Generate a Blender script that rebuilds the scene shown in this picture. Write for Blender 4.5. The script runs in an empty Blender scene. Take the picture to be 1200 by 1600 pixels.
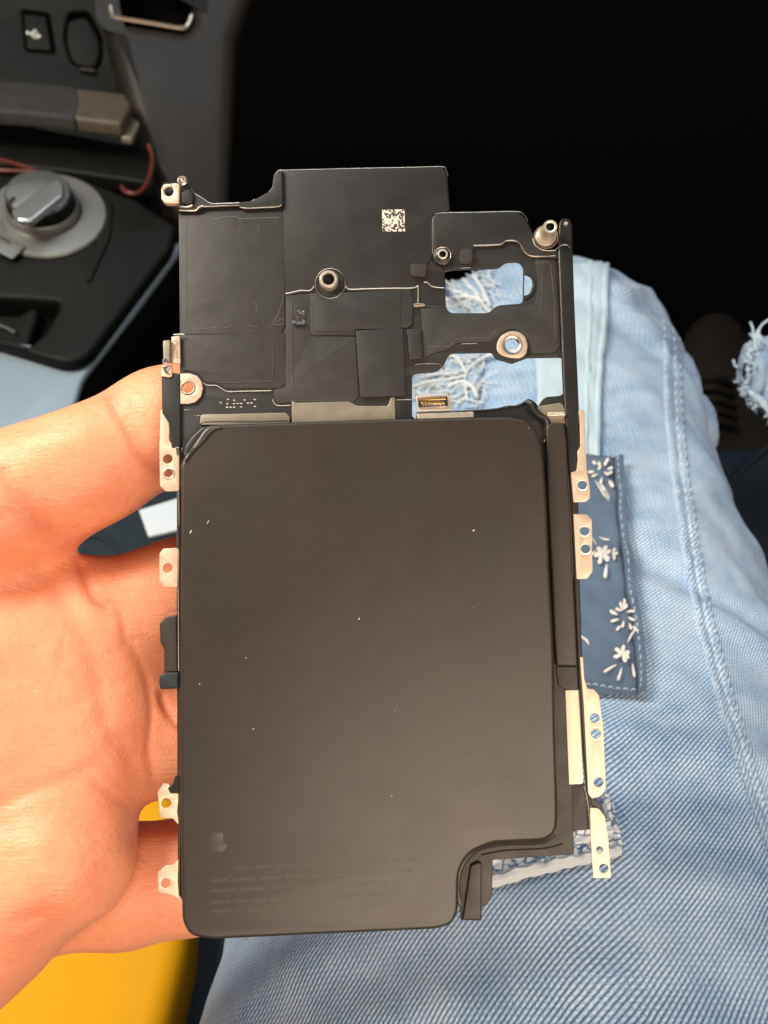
import bpy, bmesh, math, random
import numpy as np
from mathutils import Vector, Matrix
from mathutils.bvhtree import BVHTree
random.seed(7)
rng = np.random.default_rng(7)
SC = bpy.context.scene
COL = SC.collection

# ------------------------------------------------------------------ camera
FPX = 1537.0                                   # focal length in pixels of the 1200x1600 photograph
CAM = Vector((0.0, 0.0, 1.10))
R3 = Matrix.Rotation(math.radians(45), 3, 'X')  # looks forward and 45 degrees down into a lap
cd = bpy.data.cameras.new('camera'); cam = bpy.data.objects.new('camera', cd); COL.objects.link(cam)
cam.matrix_world = Matrix.Translation(CAM) @ R3.to_4x4()
cd.sensor_fit = 'VERTICAL'; cd.sensor_height = 24.0; cd.sensor_width = 18.0
cd.lens = 24.0 * FPX / 1600.0
cd.clip_start = 0.01; cd.clip_end = 20.0
cd.dof.use_dof = True; cd.dof.focus_distance = 0.202; cd.dof.aperture_fstop = 19.0
SC.camera = cam

# ------------------------------------------------------------------ world and lamps (car windows, added warm bounce)
W = bpy.data.worlds.new('World'); SC.world = W; W.use_nodes = True
bg = W.node_tree.nodes['Background']
bg.inputs[0].default_value = (0.95, 0.92, 0.9, 1); bg.inputs[1].default_value = 0.13

def camv(v): return R3 @ Vector(v)
def area(name, pos_cam, target_cam, size, power, color):
    l = bpy.data.lights.new(name, 'AREA'); l.shape = 'RECTANGLE'; l.size, l.size_y = size
    l.energy = power; l.color = color
    o = bpy.data.objects.new(name, l); COL.objects.link(o)
    p = CAM + camv(pos_cam); t = CAM + camv(target_cam)
    o.location = p; o.rotation_euler = (t - p).to_track_quat('-Z', 'Y').to_euler()
    return o
area('rear_bounce_light', (0.16, -0.20, 0.40), (0.0, 0.0, -0.22), (0.55, 0.42), 4.0, (1.0, 0.79, 0.60))  # added lamp standing in for warm bounce off the sunlit interior behind the camera
area('side_window_light', (-0.46, 0.42, 0.10), (-0.02, -0.02, -0.25), (0.26, 0.30), 6.8, (1.0, 0.91, 0.75))
area('windscreen_light', (-0.10, 1.05, 0.20), (0.0, 0.0, -0.40), (0.9, 0.3), 3.4, (0.72, 0.86, 1.0))

vs = SC.view_settings
vs.view_transform = 'Standard'; vs.look = 'None'; vs.exposure = 0.32; vs.gamma = 1.0; vs.use_curve_mapping = False

# ------------------------------------------------------------------ helpers
def ray(px, py): return Vector(((px - 600.0) / FPX, (800.0 - py) / FPX, -1.0))
def at(px, py, d): return CAM + R3 @ (ray(px, py) * d)

class Frame:
    """a plane in the place: origin at a point, z along its normal; loc() gives local coordinates"""
    def __init__(s, px, py, d, n):
        o = ray(px, py) * d; n = Vector(n).normalized()
        x = Vector((1, 0, 0)); y = n.cross(x).normalized(); x = y.cross(n).normalized()
        s.o, s.x, s.y, s.n = o, x, y, n
        m = Matrix((x, y, n)).transposed()
        s.M = Matrix.Translation(CAM + R3 @ o) @ (R3 @ m).to_4x4()
    def loc(s, px, py, h=0.0):
        r = ray(px, py); t = (s.o.dot(s.n) + h) / r.dot(s.n)
        v = r * t - s.o
        return Vector((v.dot(s.x), v.dot(s.y), h))

def link(name, me, mat=None, parent=None, smooth=True, M=None):
    o = bpy.data.objects.new(name, me); COL.objects.link(o)
    if mat is not None: me.materials.append(mat)
    if parent is not None: o.parent = parent
    if M is not None: o.matrix_world = M
    if smooth and len(me.polygons):
        me.polygons.foreach_set('use_smooth', [True] * len(me.polygons))
        me.set_sharp_from_angle(angle=math.radians(35))
    return o
def root(name, M, label, cat, group=None):
    o = bpy.data.objects.new(name, None); COL.objects.link(o); o.matrix_world = M
    o.empty_display_size = 0.01; o['label'] = label; o['category'] = cat
    if group: o['group'] = group
    return o
def tag(o, label, cat=None, group=None):
    o['label'] = label
    if cat: o['category'] = cat
    if group: o['group'] = group
    return o

def rounded(pts, r=0.0, n=5):
    """polygon with rounded corners; pts (x, y[, r])"""
    out = []; N = len(pts)
    for i in range(N):
        p = pts[i]; rr = p[2] if len(p) > 2 else r
        P = Vector(p[:2])
        if rr <= 0: out.append((P.x, P.y)); continue
        A = Vector(pts[i-1][:2]) - P; B = Vector(pts[(i+1) % N][:2]) - P
        la, lb = A.length, B.length
        if la < 1e-6 or lb < 1e-6: continue
        t = min(rr, la * .48, lb * .48)
        a = P + A * (t / la); b = P + B * (t / lb)
        for k in range(n + 1):
            s = k / n; q = a * (1-s)**2 + P * 2*s*(1-s) + b * s*s
            out.append((q.x, q.y))
    return out
def circle(cx, cy, r, n=24): return [(cx + r*math.cos(2*math.pi*k/n), cy + r*math.sin(2*math.pi*k/n)) for k in range(n)]

def prism_mesh(name, loops, h0, h1, bev=0.0, bres=2):
    """2D curve with holes, extruded and bevelled, turned into a mesh; loops hold local xy in metres"""
    cu = bpy.data.curves.new('tmp', 'CURVE'); cu.dimensions = '2D'; cu.fill_mode = 'BOTH'
    for lp in loops:
        sp = cu.splines.new('POLY'); sp.points.add(len(lp) - 1)
        for q, v in zip(sp.points, lp): q.co = (v[0], v[1], 0, 1)
        sp.use_cyclic_u = True
    cu.extrude = max((h1 - h0) / 2 - bev, 0.0); cu.bevel_depth = bev; cu.bevel_resolution = bres
    cu.offset = -bev
    ob = bpy.data.objects.new('tmp', cu)
    me = bpy.data.meshes.new_from_object(ob)
    bpy.data.objects.remove(ob); bpy.data.curves.remove(cu)
    me.name = name
    me.transform(Matrix.Translation((0, 0, (h0 + h1) / 2)))
    bm = bmesh.new(); bm.from_mesh(me)
    bmesh.ops.remove_doubles(bm, verts=bm.verts, dist=1e-7)
    bmesh.ops.recalc_face_normals(bm, faces=bm.faces)
    bm.to_mesh(me); bm.free()
    return me
MM = 0.001
def prism(name, fr, pts, h0, h1, mat, parent, bev=0.1, r=0.0, holes=(), bres=2):
    """h0, h1, bev in mm; pts and holes in photograph pixels seen on the plane z = h1"""
    loops = [[fr.loc(x, y, h1*MM) for x, y in rounded(pts, r)]]
    for hl in holes: loops.append([fr.loc(x, y, h1*MM) for x, y in hl])
    me = prism_mesh(name, loops, h0*MM, h1*MM, bev*MM, bres)
    return link(name, me, mat, parent)

def lathe_mesh(name, prof, n=28):
    vs_, fs = [], []
    for r, z in prof:
        for k in range(n):
            a = 2*math.pi*k/n; vs_.append((r*math.cos(a), r*math.sin(a), z))
    for i in range(len(prof)-1):
        for k in range(n):
            fs.append((i*n+k, i*n+(k+1) % n, (i+1)*n+(k+1) % n, (i+1)*n+k))
    me = bpy.data.meshes.new(name); me.from_pydata(vs_, [], fs); me.update(); return me
def lathe(name, fr, px, py, prof_mm, mat, parent, h=0.0, n=28, tilt=(0, 0)):
    me = lathe_mesh(name, [(r*MM, z*MM) for r, z in prof_mm], n)
    if tilt != (0, 0):
        for v in me.vertices: v.co.x += v.co.z*tilt[0]; v.co.y += v.co.z*tilt[1]
    me.transform(Matrix.Translation(fr.loc(px, py, h*MM)))
    return link(name, me, mat, parent)

def smooth_path(P, n=6):
    """Catmull-Rom through points"""
    P = [Vector(p) for p in P]; out = []
    for i in range(len(P)-1):
        p0 = P[max(i-1, 0)]; p1 = P[i]; p2 = P[i+1]; p3 = P[min(i+2, len(P)-1)]
        for k in range(n):
            t = k / n
            out.append(0.5*((2*p1) + (p2-p0)*t + (2*p0-5*p1+4*p2-p3)*t*t + (3*p1-p0-3*p2+p3)*t**3))
    out.append(P[-1]); return out
def tube_geo(path, rad, n=8, vs_=None, fs=None):
    vs_ = [] if vs_ is None else vs_; fs = [] if fs is None else fs
    base = len(vs_); N = len(path); up = Vector((0.13, 0.31, 0.94))
    for i, p in enumerate(path):
        t = (path[min(i+1, N-1)] - path[max(i-1, 0)]).normalized()
        s = t.cross(up)
        if s.length < 1e-4: s = t.cross(Vector((1, 0, 0)))
        s.normalize(); b = s.cross(t)
        r = rad(i / max(N-1, 1)) if callable(rad) else rad
        for k in range(n):
            a = 2*math.pi*k/n; vs_.append(p + s*(r*math.cos(a)) + b*(r*math.sin(a)))
    for i in range(N-1):
        for k in range(n):
            fs.append((base+i*n+k, base+i*n+(k+1) % n, base+(i+1)*n+(k+1) % n, base+(i+1)*n+k))
    fs.append(tuple(base+k for k in range(n))[::-1]); fs.append(tuple(base+(N-1)*n+k for k in range(n)))
    return vs_, fs
def mesh_of(name, vs_, fs):
    me = bpy.data.meshes.new(name); me.from_pydata([tuple(v) for v in vs_], [], fs); me.update(); return me
def tube(name, path, rad, mat, parent=None, n=8):
    return link(name, mesh_of(name, *tube_geo(path, rad, n)), mat, parent)
def wire(name, fr, pts, h, rad, mat, parent, n=4, smooth=True):
    P = [fr.loc(p[0], p[1], (p[2] if len(p) > 2 else h)*MM) for p in pts]
    return tube(name, smooth_path(P, n) if smooth else P, rad*MM, mat, parent, 6)

# ------------------------------------------------------------------ materials
class NT:
    def __init__(s, name):
        s.m = bpy.data.materials.new(name); s.m.use_nodes = True; s.t = s.m.node_tree
        s.b = s.t.nodes['Principled BSDF']
    def n(s, typ, ins=None, **kw):
        nd = s.t.nodes.new(typ)
        for k, v in kw.items(): setattr(nd, k, v)
        for k, v in (ins or {}).items(): s.set(nd.inputs[k], v)
        return nd
    def set(s, sock, v):
        if isinstance(v, bpy.types.NodeSocket): s.t.links.new(v, sock)
        elif isinstance(v, bpy.types.Node): s.t.links.new(v.outputs[0], sock)
        else: sock.default_value = v
    def p(s, **kw):
        for k, v in kw.items(): s.set(s.b.inputs[k.replace('_', ' ')], v)
    def math(s, op, a, b=0.0, c=0.0):
        nd = s.t.nodes.new('ShaderNodeMath'); nd.operation = op
        s.set(nd.inputs[0], a); s.set(nd.inputs[1], b); s.set(nd.inputs[2], c); return nd.outputs[0]
    def mix(s, f, a, b):
        nd = s.t.nodes.new('ShaderNodeMix'); nd.data_type = 'RGBA'
        s.set(nd.inputs[0], f); s.set(nd.inputs[6], a); s.set(nd.inputs[7], b); return nd.outputs[2]
    def ramp(s, f, stops):
        nd = s.t.nodes.new('ShaderNodeValToRGB'); cr = nd.color_ramp
        while len(cr.elements) < len(stops): cr.elements.new(0.5)
        for e, (p, c) in zip(cr.elements, stops):
            e.position = p; e.color = c if hasattr(c, '__len__') else (c, c, c, 1)
        s.set(nd.inputs[0], f); return nd.outputs[0]
    def noise(s, scale, detail=3, rough=0.5, vec=None, dist=0.0):
        nd = s.n('ShaderNodeTexNoise', {'Scale': scale, 'Detail': detail, 'Roughness': rough, 'Distortion': dist})
        s.t.links.new(vec if vec is not None else s.obj(), nd.inputs['Vector']); return nd.outputs[0]
    def obj(s):
        if not hasattr(s, '_o'): s._o = s.n('ShaderNodeTexCoord').outputs['Object']
        return s._o
    def bump(s, h, strength, dist=0.0003, normal=None):
        nd = s.n('ShaderNodeBump', {'Height': h, 'Strength': strength, 'Distance': dist})
        if normal is not None: s.t.links.new(normal, nd.inputs['Normal'])
        return nd.outputs[0]
def C(r, g, b): return (r, g, b, 1.0)

def m_simple(name, col, rough=0.5, metal=0.0, var=0.25, vscale=400, bscale=2500, bstr=0.15, bdist=0.0001, spec=0.5, rvar=0.12):
    t = NT(name)
    f = t.noise(vscale, 4)
    a = tuple(c*(1-var) for c in col[:3]) + (1,); b = tuple(min(c*(1+var), 1) for c in col[:3]) + (1,)
    t.p(Base_Color=t.mix(f, a, b), Metallic=metal, Specular_IOR_Level=spec,
        Roughness=t.math('MULTIPLY_ADD', t.noise(vscale*0.6, 3), rvar*2, rough - rvar))
    t.p(Normal=t.bump(t.noise(bscale, 3), bstr, bdist))
    return t.m
M = {}
M['plate'] = m_simple('black_anodised_plate', C(.0120, .0117, .0113), .47, 0, .2, 300, 6000, .25, .00005)
M['rail'] = m_simple('black_rail', C(.0095, .009, .0088), .40, 0, .2, 300, 5000, .2, .00005)
M['pad'] = m_simple('foam_pad', C(.022, .021, .020), .8, 0, .3, 1500, 5000, .6, .0001)
M['steel'] = m_simple('steel', C(.84, .74, .60), .30, .7, .12, 900, 3000, .1, .00005)
M['chrome'] = m_simple('chrome', C(.86, .86, .86), .15, 1, .08, 600, 2000, .05, .00005)
M['gold'] = m_simple('gold_pins', C(.85, .55, .22), .25, 1, .15, 900, 3000, .1, .00005)
M['copper'] = m_simple('copper_edge', C(.60, .48, .37), .35, 1, .15, 900, 3000, .1, .00005)
M['edge'] = m_simple('bare_edge', C(.62, .55, .47), .35, 1, .35, 900, 3000, .1, .00005)
M['rubber'] = m_simple('black_rubber', C(.008, .008, .008), .45, 0, .2, 500, 3000, .2, .00005)
M['block'] = m_simple('blue_black_block', C(.010, .016, .022), .5, 0, .2, 500, 3000, .3, .00005)
M['dust'] = m_simple('pale_dust', C(.75, .72, .66), .7, 0, .1)
M['dot'] = m_simple('stamped_dots', C(.50, .46, .40), .4, .6, .1)

def m_tab():
    t = NT('champagne_tab')
    f = t.noise(700, 5, .6)
    st = t.ramp(t.noise(420, 6, .7), [(0.0, 0.0), (.60, 0.0), (.74, 1.0)])
    c = t.mix(f, C(.62, .475, .345), C(.70, .56, .43))
    c = t.mix(t.math('MULTIPLY', st, .45), c, C(.40, .29, .19))
    t.p(Base_Color=c, Metallic=0.75, Roughness=t.math('MULTIPLY_ADD', f, .25, .36))
    t.p(Normal=t.bump(t.noise(4000, 3), .12, .00005))
    return t.m
M['tab'] = m_tab()
M['tab2'] = m_simple('dull_champagne_sheet', C(.27, .235, .18), .42, .5, .12, 500, 4000, .15, .00005)
def m_film(name, c0, c1, wr):
    t = NT(name)
    f = t.noise(120, 4, .6)
    t.p(Base_Color=t.mix(f, c0, c1), Roughness=t.math('MULTIPLY_ADD', t.noise(260, 4), .25, .36))
    w = t.noise(60, 3, .5, dist=.35); w2 = t.noise(2200, 3, .6)
    n1 = t.bump(w, wr, .0012); n2 = t.bump(w2, .25, .00006, n1)
    t.p(Normal=n2); return t.m
M['film'] = m_film('graphite_film', C(.019, .0188, .0175), C(.029, .0285, .0262), .34)
M['tape'] = m_film('black_tape', C(.015, .015, .0145), C(.023, .023, .0215), .35)
M['flange'] = m_film('pouch_flange', C(.021, .015, .0115), C(.032, .0235, .019), .25)
M['crease'] = m_simple('film_crease_sheen', C(.13, .127, .12), .28, .3, .4, 900, 2000, .2, .0001)  # paler than the film: sheen on the creases put into the colour
def m_battery():
    t = NT('battery_pouch')
    f = t.noise(45, 4, .55); g = t.noise(1600, 4, .65); h = t.noise(75, 5, .6)
    c = t.mix(f, C(.024, .0180, .0135), C(.036, .0245, .0185))
    c = t.mix(t.ramp(h, [(.42, 0.0), (.65, .5)]), c, C(.023, .0215, .0155))
    sm = t.ramp(t.noise(60, 6, .7, dist=.6), [(.30, 0.0), (.80, 1.0)])
    mp = t.n('ShaderNodeMapping', {'Vector': t.obj(), 'Rotation': (0, 0, .7), 'Scale': (60, 3000, 60)})
    scr = t.ramp(t.noise(1.0, 2, .5, mp.outputs[0]), [(.70, 0.0), (.76, 1.0)])
    r = t.math('MULTIPLY_ADD', sm, .09, .33)
    t.p(Base_Color=c, Roughness=t.math('MULTIPLY_ADD', scr, .05, r), Specular_IOR_Level=.50)
    n1 = t.bump(t.noise(35, 3, .5), .09, .0012); n2 = t.bump(g, .25, .00005, n1)
    t.p(Normal=n2); return t.m
M['battery'] = m_battery()
M['print'] = m_simple('faint_print', C(.034, .0245, .0190), .40, 0, .1)
def m_mark():
    t = NT('laser_marked_square')
    v = t.n('ShaderNodeTexVoronoi', {'Scale': 3200.0, 'Randomness': 1.0}); t.t.links.new(t.obj(), v.inputs['Vector'])
    f = t.ramp(t.n('ShaderNodeSeparateColor', {0: v.outputs['Color']}).outputs[0], [(.40, 0.0), (.44, 1.0)])
    t.p(Base_Color=t.mix(f, C(.03, .028, .026), C(.66, .58, .50)), Roughness=.6, Metallic=0.0)
    return t.m
M['mark'] = m_mark()

def m_skin():
    t = NT('skin')
    cr = t.n('ShaderNodeAttribute', attribute_name='crease').outputs['Fac']
    f = t.noise(42, 5, .65); g = t.noise(900, 3, .6); h = t.noise(110, 5, .7); e = t.noise(420, 4, .7)
    c = t.mix(f, C(.86, .36, .195), C(.81, .240, .115))
    c = t.mix(t.ramp(h, [(.42, 0.0), (.70, .55)]), c, C(.90, .40, .225))
    c = t.mix(t.ramp(e, [(.50, 0.0), (.80, .40)]), c, C(.74, .17, .075))
    c = t.mix(t.math('MULTIPLY', cr, .5), c, C(.62, .14, .07))
    t.p(Base_Color=c, Roughness=t.math('MULTIPLY_ADD', g, .22, .38), Specular_IOR_Level=.45,
        Subsurface_Weight=.25, Subsurface_Radius=(.0045, .0016, .0008), Subsurface_Scale=1.0)
    # fine skin lines: crossing stretched noises, plus the cell pattern of the skin
    mp = t.n('ShaderNodeMapping', {'Vector': t.obj(), 'Rotation': (0.3, 0.2, 0.9), 'Scale': (300, 2000, 900)})
    l1 = t.noise(1.0, 2, .5, mp.outputs[0])
    mp2 = t.n('ShaderNodeMapping', {'Vector': t.obj(), 'Rotation': (0.1, 0.4, -0.5), 'Scale': (260, 1500, 800)})
    l2 = t.noise(1.0, 2, .5, mp2.outputs[0])
    vo = t.n('ShaderNodeTexVoronoi', {'Scale': 1100.0}, feature='DISTANCE_TO_EDGE'); t.t.links.new(t.obj(), vo.inputs['Vector'])
    n0 = t.bump(t.ramp(vo.outputs[0], [(.0, 0.0), (.25, 1.0)]), .22, .00012)
    n1 = t.bump(t.math('ADD', l1, l2), .38, .00028, n0)
    n2 = t.bump(t.noise(160, 5, .6), .26, .0008, n1)
    t.p(Normal=n2); return t.m
M['skin'] = m_skin()

def m_denim(name, dark, light, pale, alpha, period=0.00135, pale_amt=0.5):
    """twill ribs from UV in metres"""
    t = NT(name)
    uv = t.n('ShaderNodeUVMap').outputs[0]
    big = t.noise(14, 4, .6, uv); mid = t.noise(90, 4, .6, uv)
    wob = t.noise(220, 2, .5, uv)
    mp = t.n('ShaderNodeMapping', {'Vector': uv, 'Rotation': (0, 0, alpha), 'Scale': (1/period, 1/period, 1)})
    sx = t.n('ShaderNodeSeparateXYZ', {0: mp.outputs[0]})
    x = t.math('MULTIPLY_ADD', wob, .30, sx.outputs[0]); y = sx.outputs[1]
    rib = t.math('MULTIPLY_ADD', t.math('SINE', t.math('MULTIPLY', x, 2*math.pi)), .5, .5)
    xr = t.math('FLOOR', x)
    ph = t.math('MULTIPLY_ADD', xr, .83, y)
    yarn = t.math('MULTIPLY_ADD', t.math('SINE', t.math('MULTIPLY', t.math('MULTIPLY_ADD', wob, .8, ph), 2*math.pi*.62)), .5, .5)
    fib = t.noise(1900, 4, .75, uv)
    rib = t.ramp(rib, [(.12, 0.0), (.62, 1.0)])
    hgt = t.math('MULTIPLY', rib, t.math('MULTIPLY_ADD', yarn, .34, .66))
    f = t.math('ADD', t.math('MULTIPLY', hgt, t.math('MULTIPLY_ADD', t.noise(75, 3, .6, uv), .9, .27)), t.math('MULTIPLY_ADD', fib, 1.5, -.60))
    f = t.math('ADD', f, t.math('MULTIPLY_ADD', mid, .5, -.25))
    c = t.ramp(f, [(.12, dark), (.50, light), (.95, pale)])
    fade = t.ramp(big, [(.38, 0.0), (.72, 1.0)])
    c = t.mix(t.math('MULTIPLY', fade, pale_amt), c, pale)
    t.p(Base_Color=c, Roughness=.88, Specular_IOR_Level=.15, Sheen_Weight=.12)
    n1 = t.bump(hgt, .55, .0005); n2 = t.bump(fib, .4, .0002, n1)
    t.p(Normal=n2); return t.m
DARK, LIGHT, PALE = C(.060, .135, .28), C(.275, .47, .71), C(.70, .82, .94)
M['denim'] = m_denim('light_blue_denim', DARK, LIGHT, PALE, math.radians(39), .00108, pale_amt=.32)
M['denim_seam'] = m_denim('seam_denim', C(.075, .16, .31), C(.29, .47, .69), C(.66, .78, .90), math.radians(55), .0016, .35)
M['navy'] = m_denim('navy_lining', C(.065, .105, .175), C(.10, .155, .24), C(.15, .215, .31), math.radians(30), .0006, .3)
M['pale_cloth'] = m_denim('bleached_hem', C(.36, .52, .64), C(.48, .63, .73), C(.60, .72, .78), math.radians(80), .0011, .5)
def m_cloth(name, a, b, sc=1800, rough=.9):
    t = NT(name); f = t.noise(sc, 4, .7)
    t.p(Base_Color=t.mix(f, a, b), Roughness=rough, Specular_IOR_Level=.1)
    t.p(Normal=t.bump(f, .5, .0003)); return t.m
M['thread'] = m_cloth('white_thread', C(.55, .60, .63), C(.74, .77, .78))
M['print_cloth'] = m_cloth('cream_flower_print', C(.62, .58, .54), C(.78, .74, .70), 900)
M['fray'] = m_cloth('frayed_denim', C(.34, .48, .62), C(.62, .72, .79), 500)
def m_crackle():
    t = NT('crackle_print_cloth')
    uv = t.n('ShaderNodeUVMap').outputs[0]
    d = t.n('ShaderNodeVectorMath', operation='ADD', ins={0: uv})
    nn = t.n('ShaderNodeTexNoise', {'Scale': 600.0}); t.t.links.new(uv, nn.inputs['Vector'])
    sc = t.n('ShaderNodeVectorMath', operation='SCALE', ins={0: nn.outputs['Color']}); sc.inputs['Scale'].default_value = .0022
    t.set(d.inputs[1], sc.outputs[0])
    v = t.n('ShaderNodeTexVoronoi', {'Scale': 260.0}, feature='DISTANCE_TO_EDGE'); t.t.links.new(d.outputs[0], v.inputs['Vector'])
    f = t.ramp(v.outputs[0], [(.03, 1.0), (.10, 0.0)])
    c = t.mix(f, C(.86, .88, .88), C(.10, .19, .33))
    t.p(Base_Color=c, Roughness=.9, Specular_IOR_Level=.1, Normal=t.bump(t.noise(2000, 3, .6, uv), .4, .0002)); return t.m
M['crackle'] = m_crackle()

M['plastic'] = m_simple('dark_grained_plastic', C(.0062, .0061, .0052), .55, 0, .15, 60, 1800, .5, .0002, spec=.18)
M['plastic_warm'] = m_simple('warm_dark_trim', C(.021, .0172, .0138), .42, 0, .12, 40, 1600, .4, .0002, spec=.25)
M['silver'] = m_simple('silver_paint', C(.22, .22, .205), .35, .5, .08, 60, 2500, .1, .00005)
M['knob'] = m_simple('satin_silver_knob', C(.52, .53, .53), .22, .85, .06, 80, 2500, .1, .00005)
M['console_grey'] = m_simple('console_grey_paint', C(.24, .31, .37), .42, .15, .10, 30, 1500, .15, .0001)
M['card'] = m_simple('scuffed_brown_leather', C(.075, .058, .042), .55, 0, .3, 90, 700, .6, .0005)
M['felt'] = m_simple('scuffed_dark_leather', C(.028, .026, .024), .8, 0, .6, 160, 500, .8, .001)
M['white_print'] = m_simple('white_print', C(.65, .68, .62), .6)
M['cable'] = m_simple('red_cable', C(.10, .02, .010), .45, 0, .2, 90)
M['black'] = m_simple('black_carpet', C(.0035, .0035, .004), .95, 0, .4, 300, 800, .6, .001, spec=.05)
M['boot'] = m_simple('dark_brown_boot', C(.013, .0095, .007), .7, 0, .4, 60, 500, .6, .001, spec=.2)
M['seat'] = m_simple('slate_seat_cloth', C(.022, .032, .042), .9, 0, .25, 200, 2500, .6, .0004, spec=.15)
M['paper'] = m_simple('white_paper', C(.62, .68, .74), .8, 0, .06, 40, 900, .2, .0002)
M['yellow'] = m_simple('yellow_plastic', C(.58, .275, .001), .65, 0, .08, 30, 900, .15, .0002, spec=.15)

# ------------------------------------------------------------------ setting: footwell, floor, seat
def quad_sheet(name, corners, mat, nx=2, ny=2):
    a, b, c, d = corners; vs_, fs = [], []
    for j in range(ny+1):
        for i in range(nx+1):
            s, t = i/nx, j/ny; vs_.append((a*(1-s)+b*s)*(1-t) + (d*(1-s)+c*s)*t)
    for j in range(ny):
        for i in range(nx):
            k = j*(nx+1)+i; fs.append((k, k+1, k+nx+2, k+nx+1))
    o = link(name, mesh_of(name, vs_, fs), mat); o['kind'] = 'structure'; return o
ZF = 0.12
quad_sheet('car_floor', [Vector((-1.2, -.6, ZF)), Vector((1.4, -.6, ZF)), Vector((1.4, 1.35, ZF)), Vector((-1.2, 1.35, ZF))], M['black'])
quad_sheet('footwell_wall', [Vector((-1.2, 1.25, ZF+.004)), Vector((1.4, 1.25, ZF+.004)), Vector((1.4, 1.05, 1.35)), Vector((-1.2, 1.05, 1.35))], M['black'])

UPC = (0, math.cos(math.radians(45)), math.sin(math.radians(45)))      # world up in camera axes
SEAT = Frame(600, 1200, 0.43, UPC)
seat = root('car_seat', SEAT.M, 'dark slate grey cloth car seat under the jeans and the hand', 'car seat')
prism('cushion', SEAT, [(-500, 2300), (1900, 2300), (1500, 668, 60), (1120, 690, 30), (500, 720, 20), (60, 722, 40)], -90, 0, M['seat'], seat, 14, 0, (), 4)
wire('piping', SEAT, [(105, 842), (150, 838), (175, 850), (210, 878), (260, 925), (320, 990)], 0.6, 1.6, M['seat'], seat)
wire('piping', SEAT, [(1128, 770), (1150, 745), (1180, 715), (1230, 680)], 1.0, 2.0, M['seat'], seat)
pap = prism('paper_slip', SEAT, [(217, 797), (330, 762), (345, 812), (232, 838)], 1.0, 3.0, M['paper'], None, .3)
pap.matrix_world = SEAT.M; tag(pap, 'white paper slip lying on the dark seat behind the fingers', 'paper')
YF = Frame(150, 1500, 0.345, UPC)
yel = root('yellow_case', YF.M, 'smooth yellow plastic case lying beneath the hand', 'case')
prism('shell', YF, [(-500, 1215), (270, 1222, 30), (302, 1330, 40), (292, 1470, 20), (261, 1600), (200, 1850), (-500, 1850)], -45, 0, M['yellow'], yel, 9, 0, (), 5)

# ------------------------------------------------------------------ centre console
CF = Frame(75, 340, 0.60, (0.12, 0.50, 0.86))
con = root('centre_console', CF.M, 'dark plastic car centre console with silver rotary knob and grey side', 'console')
prism('base', CF, [(-150, 500), (0, 520), (112, 560), (150, 530), (262, 385), (283, 374), (286, 384), (208, 490), (130, 590, 10), (100, 690), (60, 780), (-150, 830)], -15, -9, M['console_grey'], con, 2.5, 0, (), 3)
panel = prism('panel', CF, [(-150, 262), (120, 276), (215, 312), (276, 352, 10), (268, 384, 10), (138, 556, 26), (104, 568, 22), (0, 536), (-150, 505)], -40, 0, M['plastic'], con, 3.0, 0,
              (rounded([(-150, 458), (40, 466), (93, 470), (92, 482), (70, 520), (44, 541), (0, 530), (-150, 500)], 8),), 3)
prism('grip', CF, [(-150, 480), (28, 492), (50, 478), (62, 486), (44, 540), (-150, 512)], -22, -8, M['plastic'], con, 3, 4)
wire('chrome_line', CF, [(-60, 500, -6), (0, 508, -6), (24, 520, -6)], -6, 1.2, M['chrome'], con)
prism('panel_ridge', CF, [(150, 300), (176, 318), (172, 370), (142, 438), (133, 440), (150, 380), (158, 330)], -.5, 1.6, M['plastic'], con, .8, 4)
prism('side_wall', CF, [(-150, 300), (0, 300), (255, 350), (278, 384), (204, 488), (128, 588), (96, 690), (56, 780), (-150, 830)], -120, -16, M['black'], con, 2)
# knob: dial ring, skirt, tapered cap with pointer flat
dial = lathe('dial_ring', CF, 74, 338, [(17, 0), (35, 0), (35.5, 1.2), (34.5, 2.4), (23, 4.2), (21, 4.0), (20.6, 1)], M['silver'], con, 0, 56)
lathe('skirt', CF, 68, 334, [(22.0, 0), (22.0, 5), (21.0, 7.5), (20.2, 8.2), (19.8, 7.5)], M['silver'], con, 1.0, 56)
kn = lathe('knob', CF, 67, 333, [(19.6, 6), (19.4, 9), (18.9, 15), (18.2, 17), (16.5, 18), (0, 18.3)], M['knob'], con, 1.0, 56)
lathe('side_band', CF, 67, 333, [(19.9, 6.5), (19.75, 9), (19.2, 15), (18.9, 15.2)], M['plastic'], kn, 1.0, 56)
prism('knob_grip', CF, [(16, 328), (86, 278), (99, 284), (100, 304), (48, 346), (26, 344)], 18, 23, M['knob'], kn, 1.6, 6, (), 4)
prism('pointer', CF, [(10, 314), (22, 306), (24, 310), (12, 319)], 19.4, 19.8, M['block'], kn, .1)
prism('mode_window', CF, [(-30, 352), (2, 340), (8, 362), (40, 384), (20, 404), (-30, 380)], 3.6, 4.6, M['silver'], con, .3, 3)
for i, (x, y) in enumerate(((2, 371), (6, 373), (10, 375), (14, 378))):
    prism('lettering', CF, [(x-1.2, y-3), (x+1.2, y-3+.8*(i % 2)), (x+1.0, y+3.4), (x-1.4, y+3)], 4.6, 4.9, M['block'], con, .05)
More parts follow.
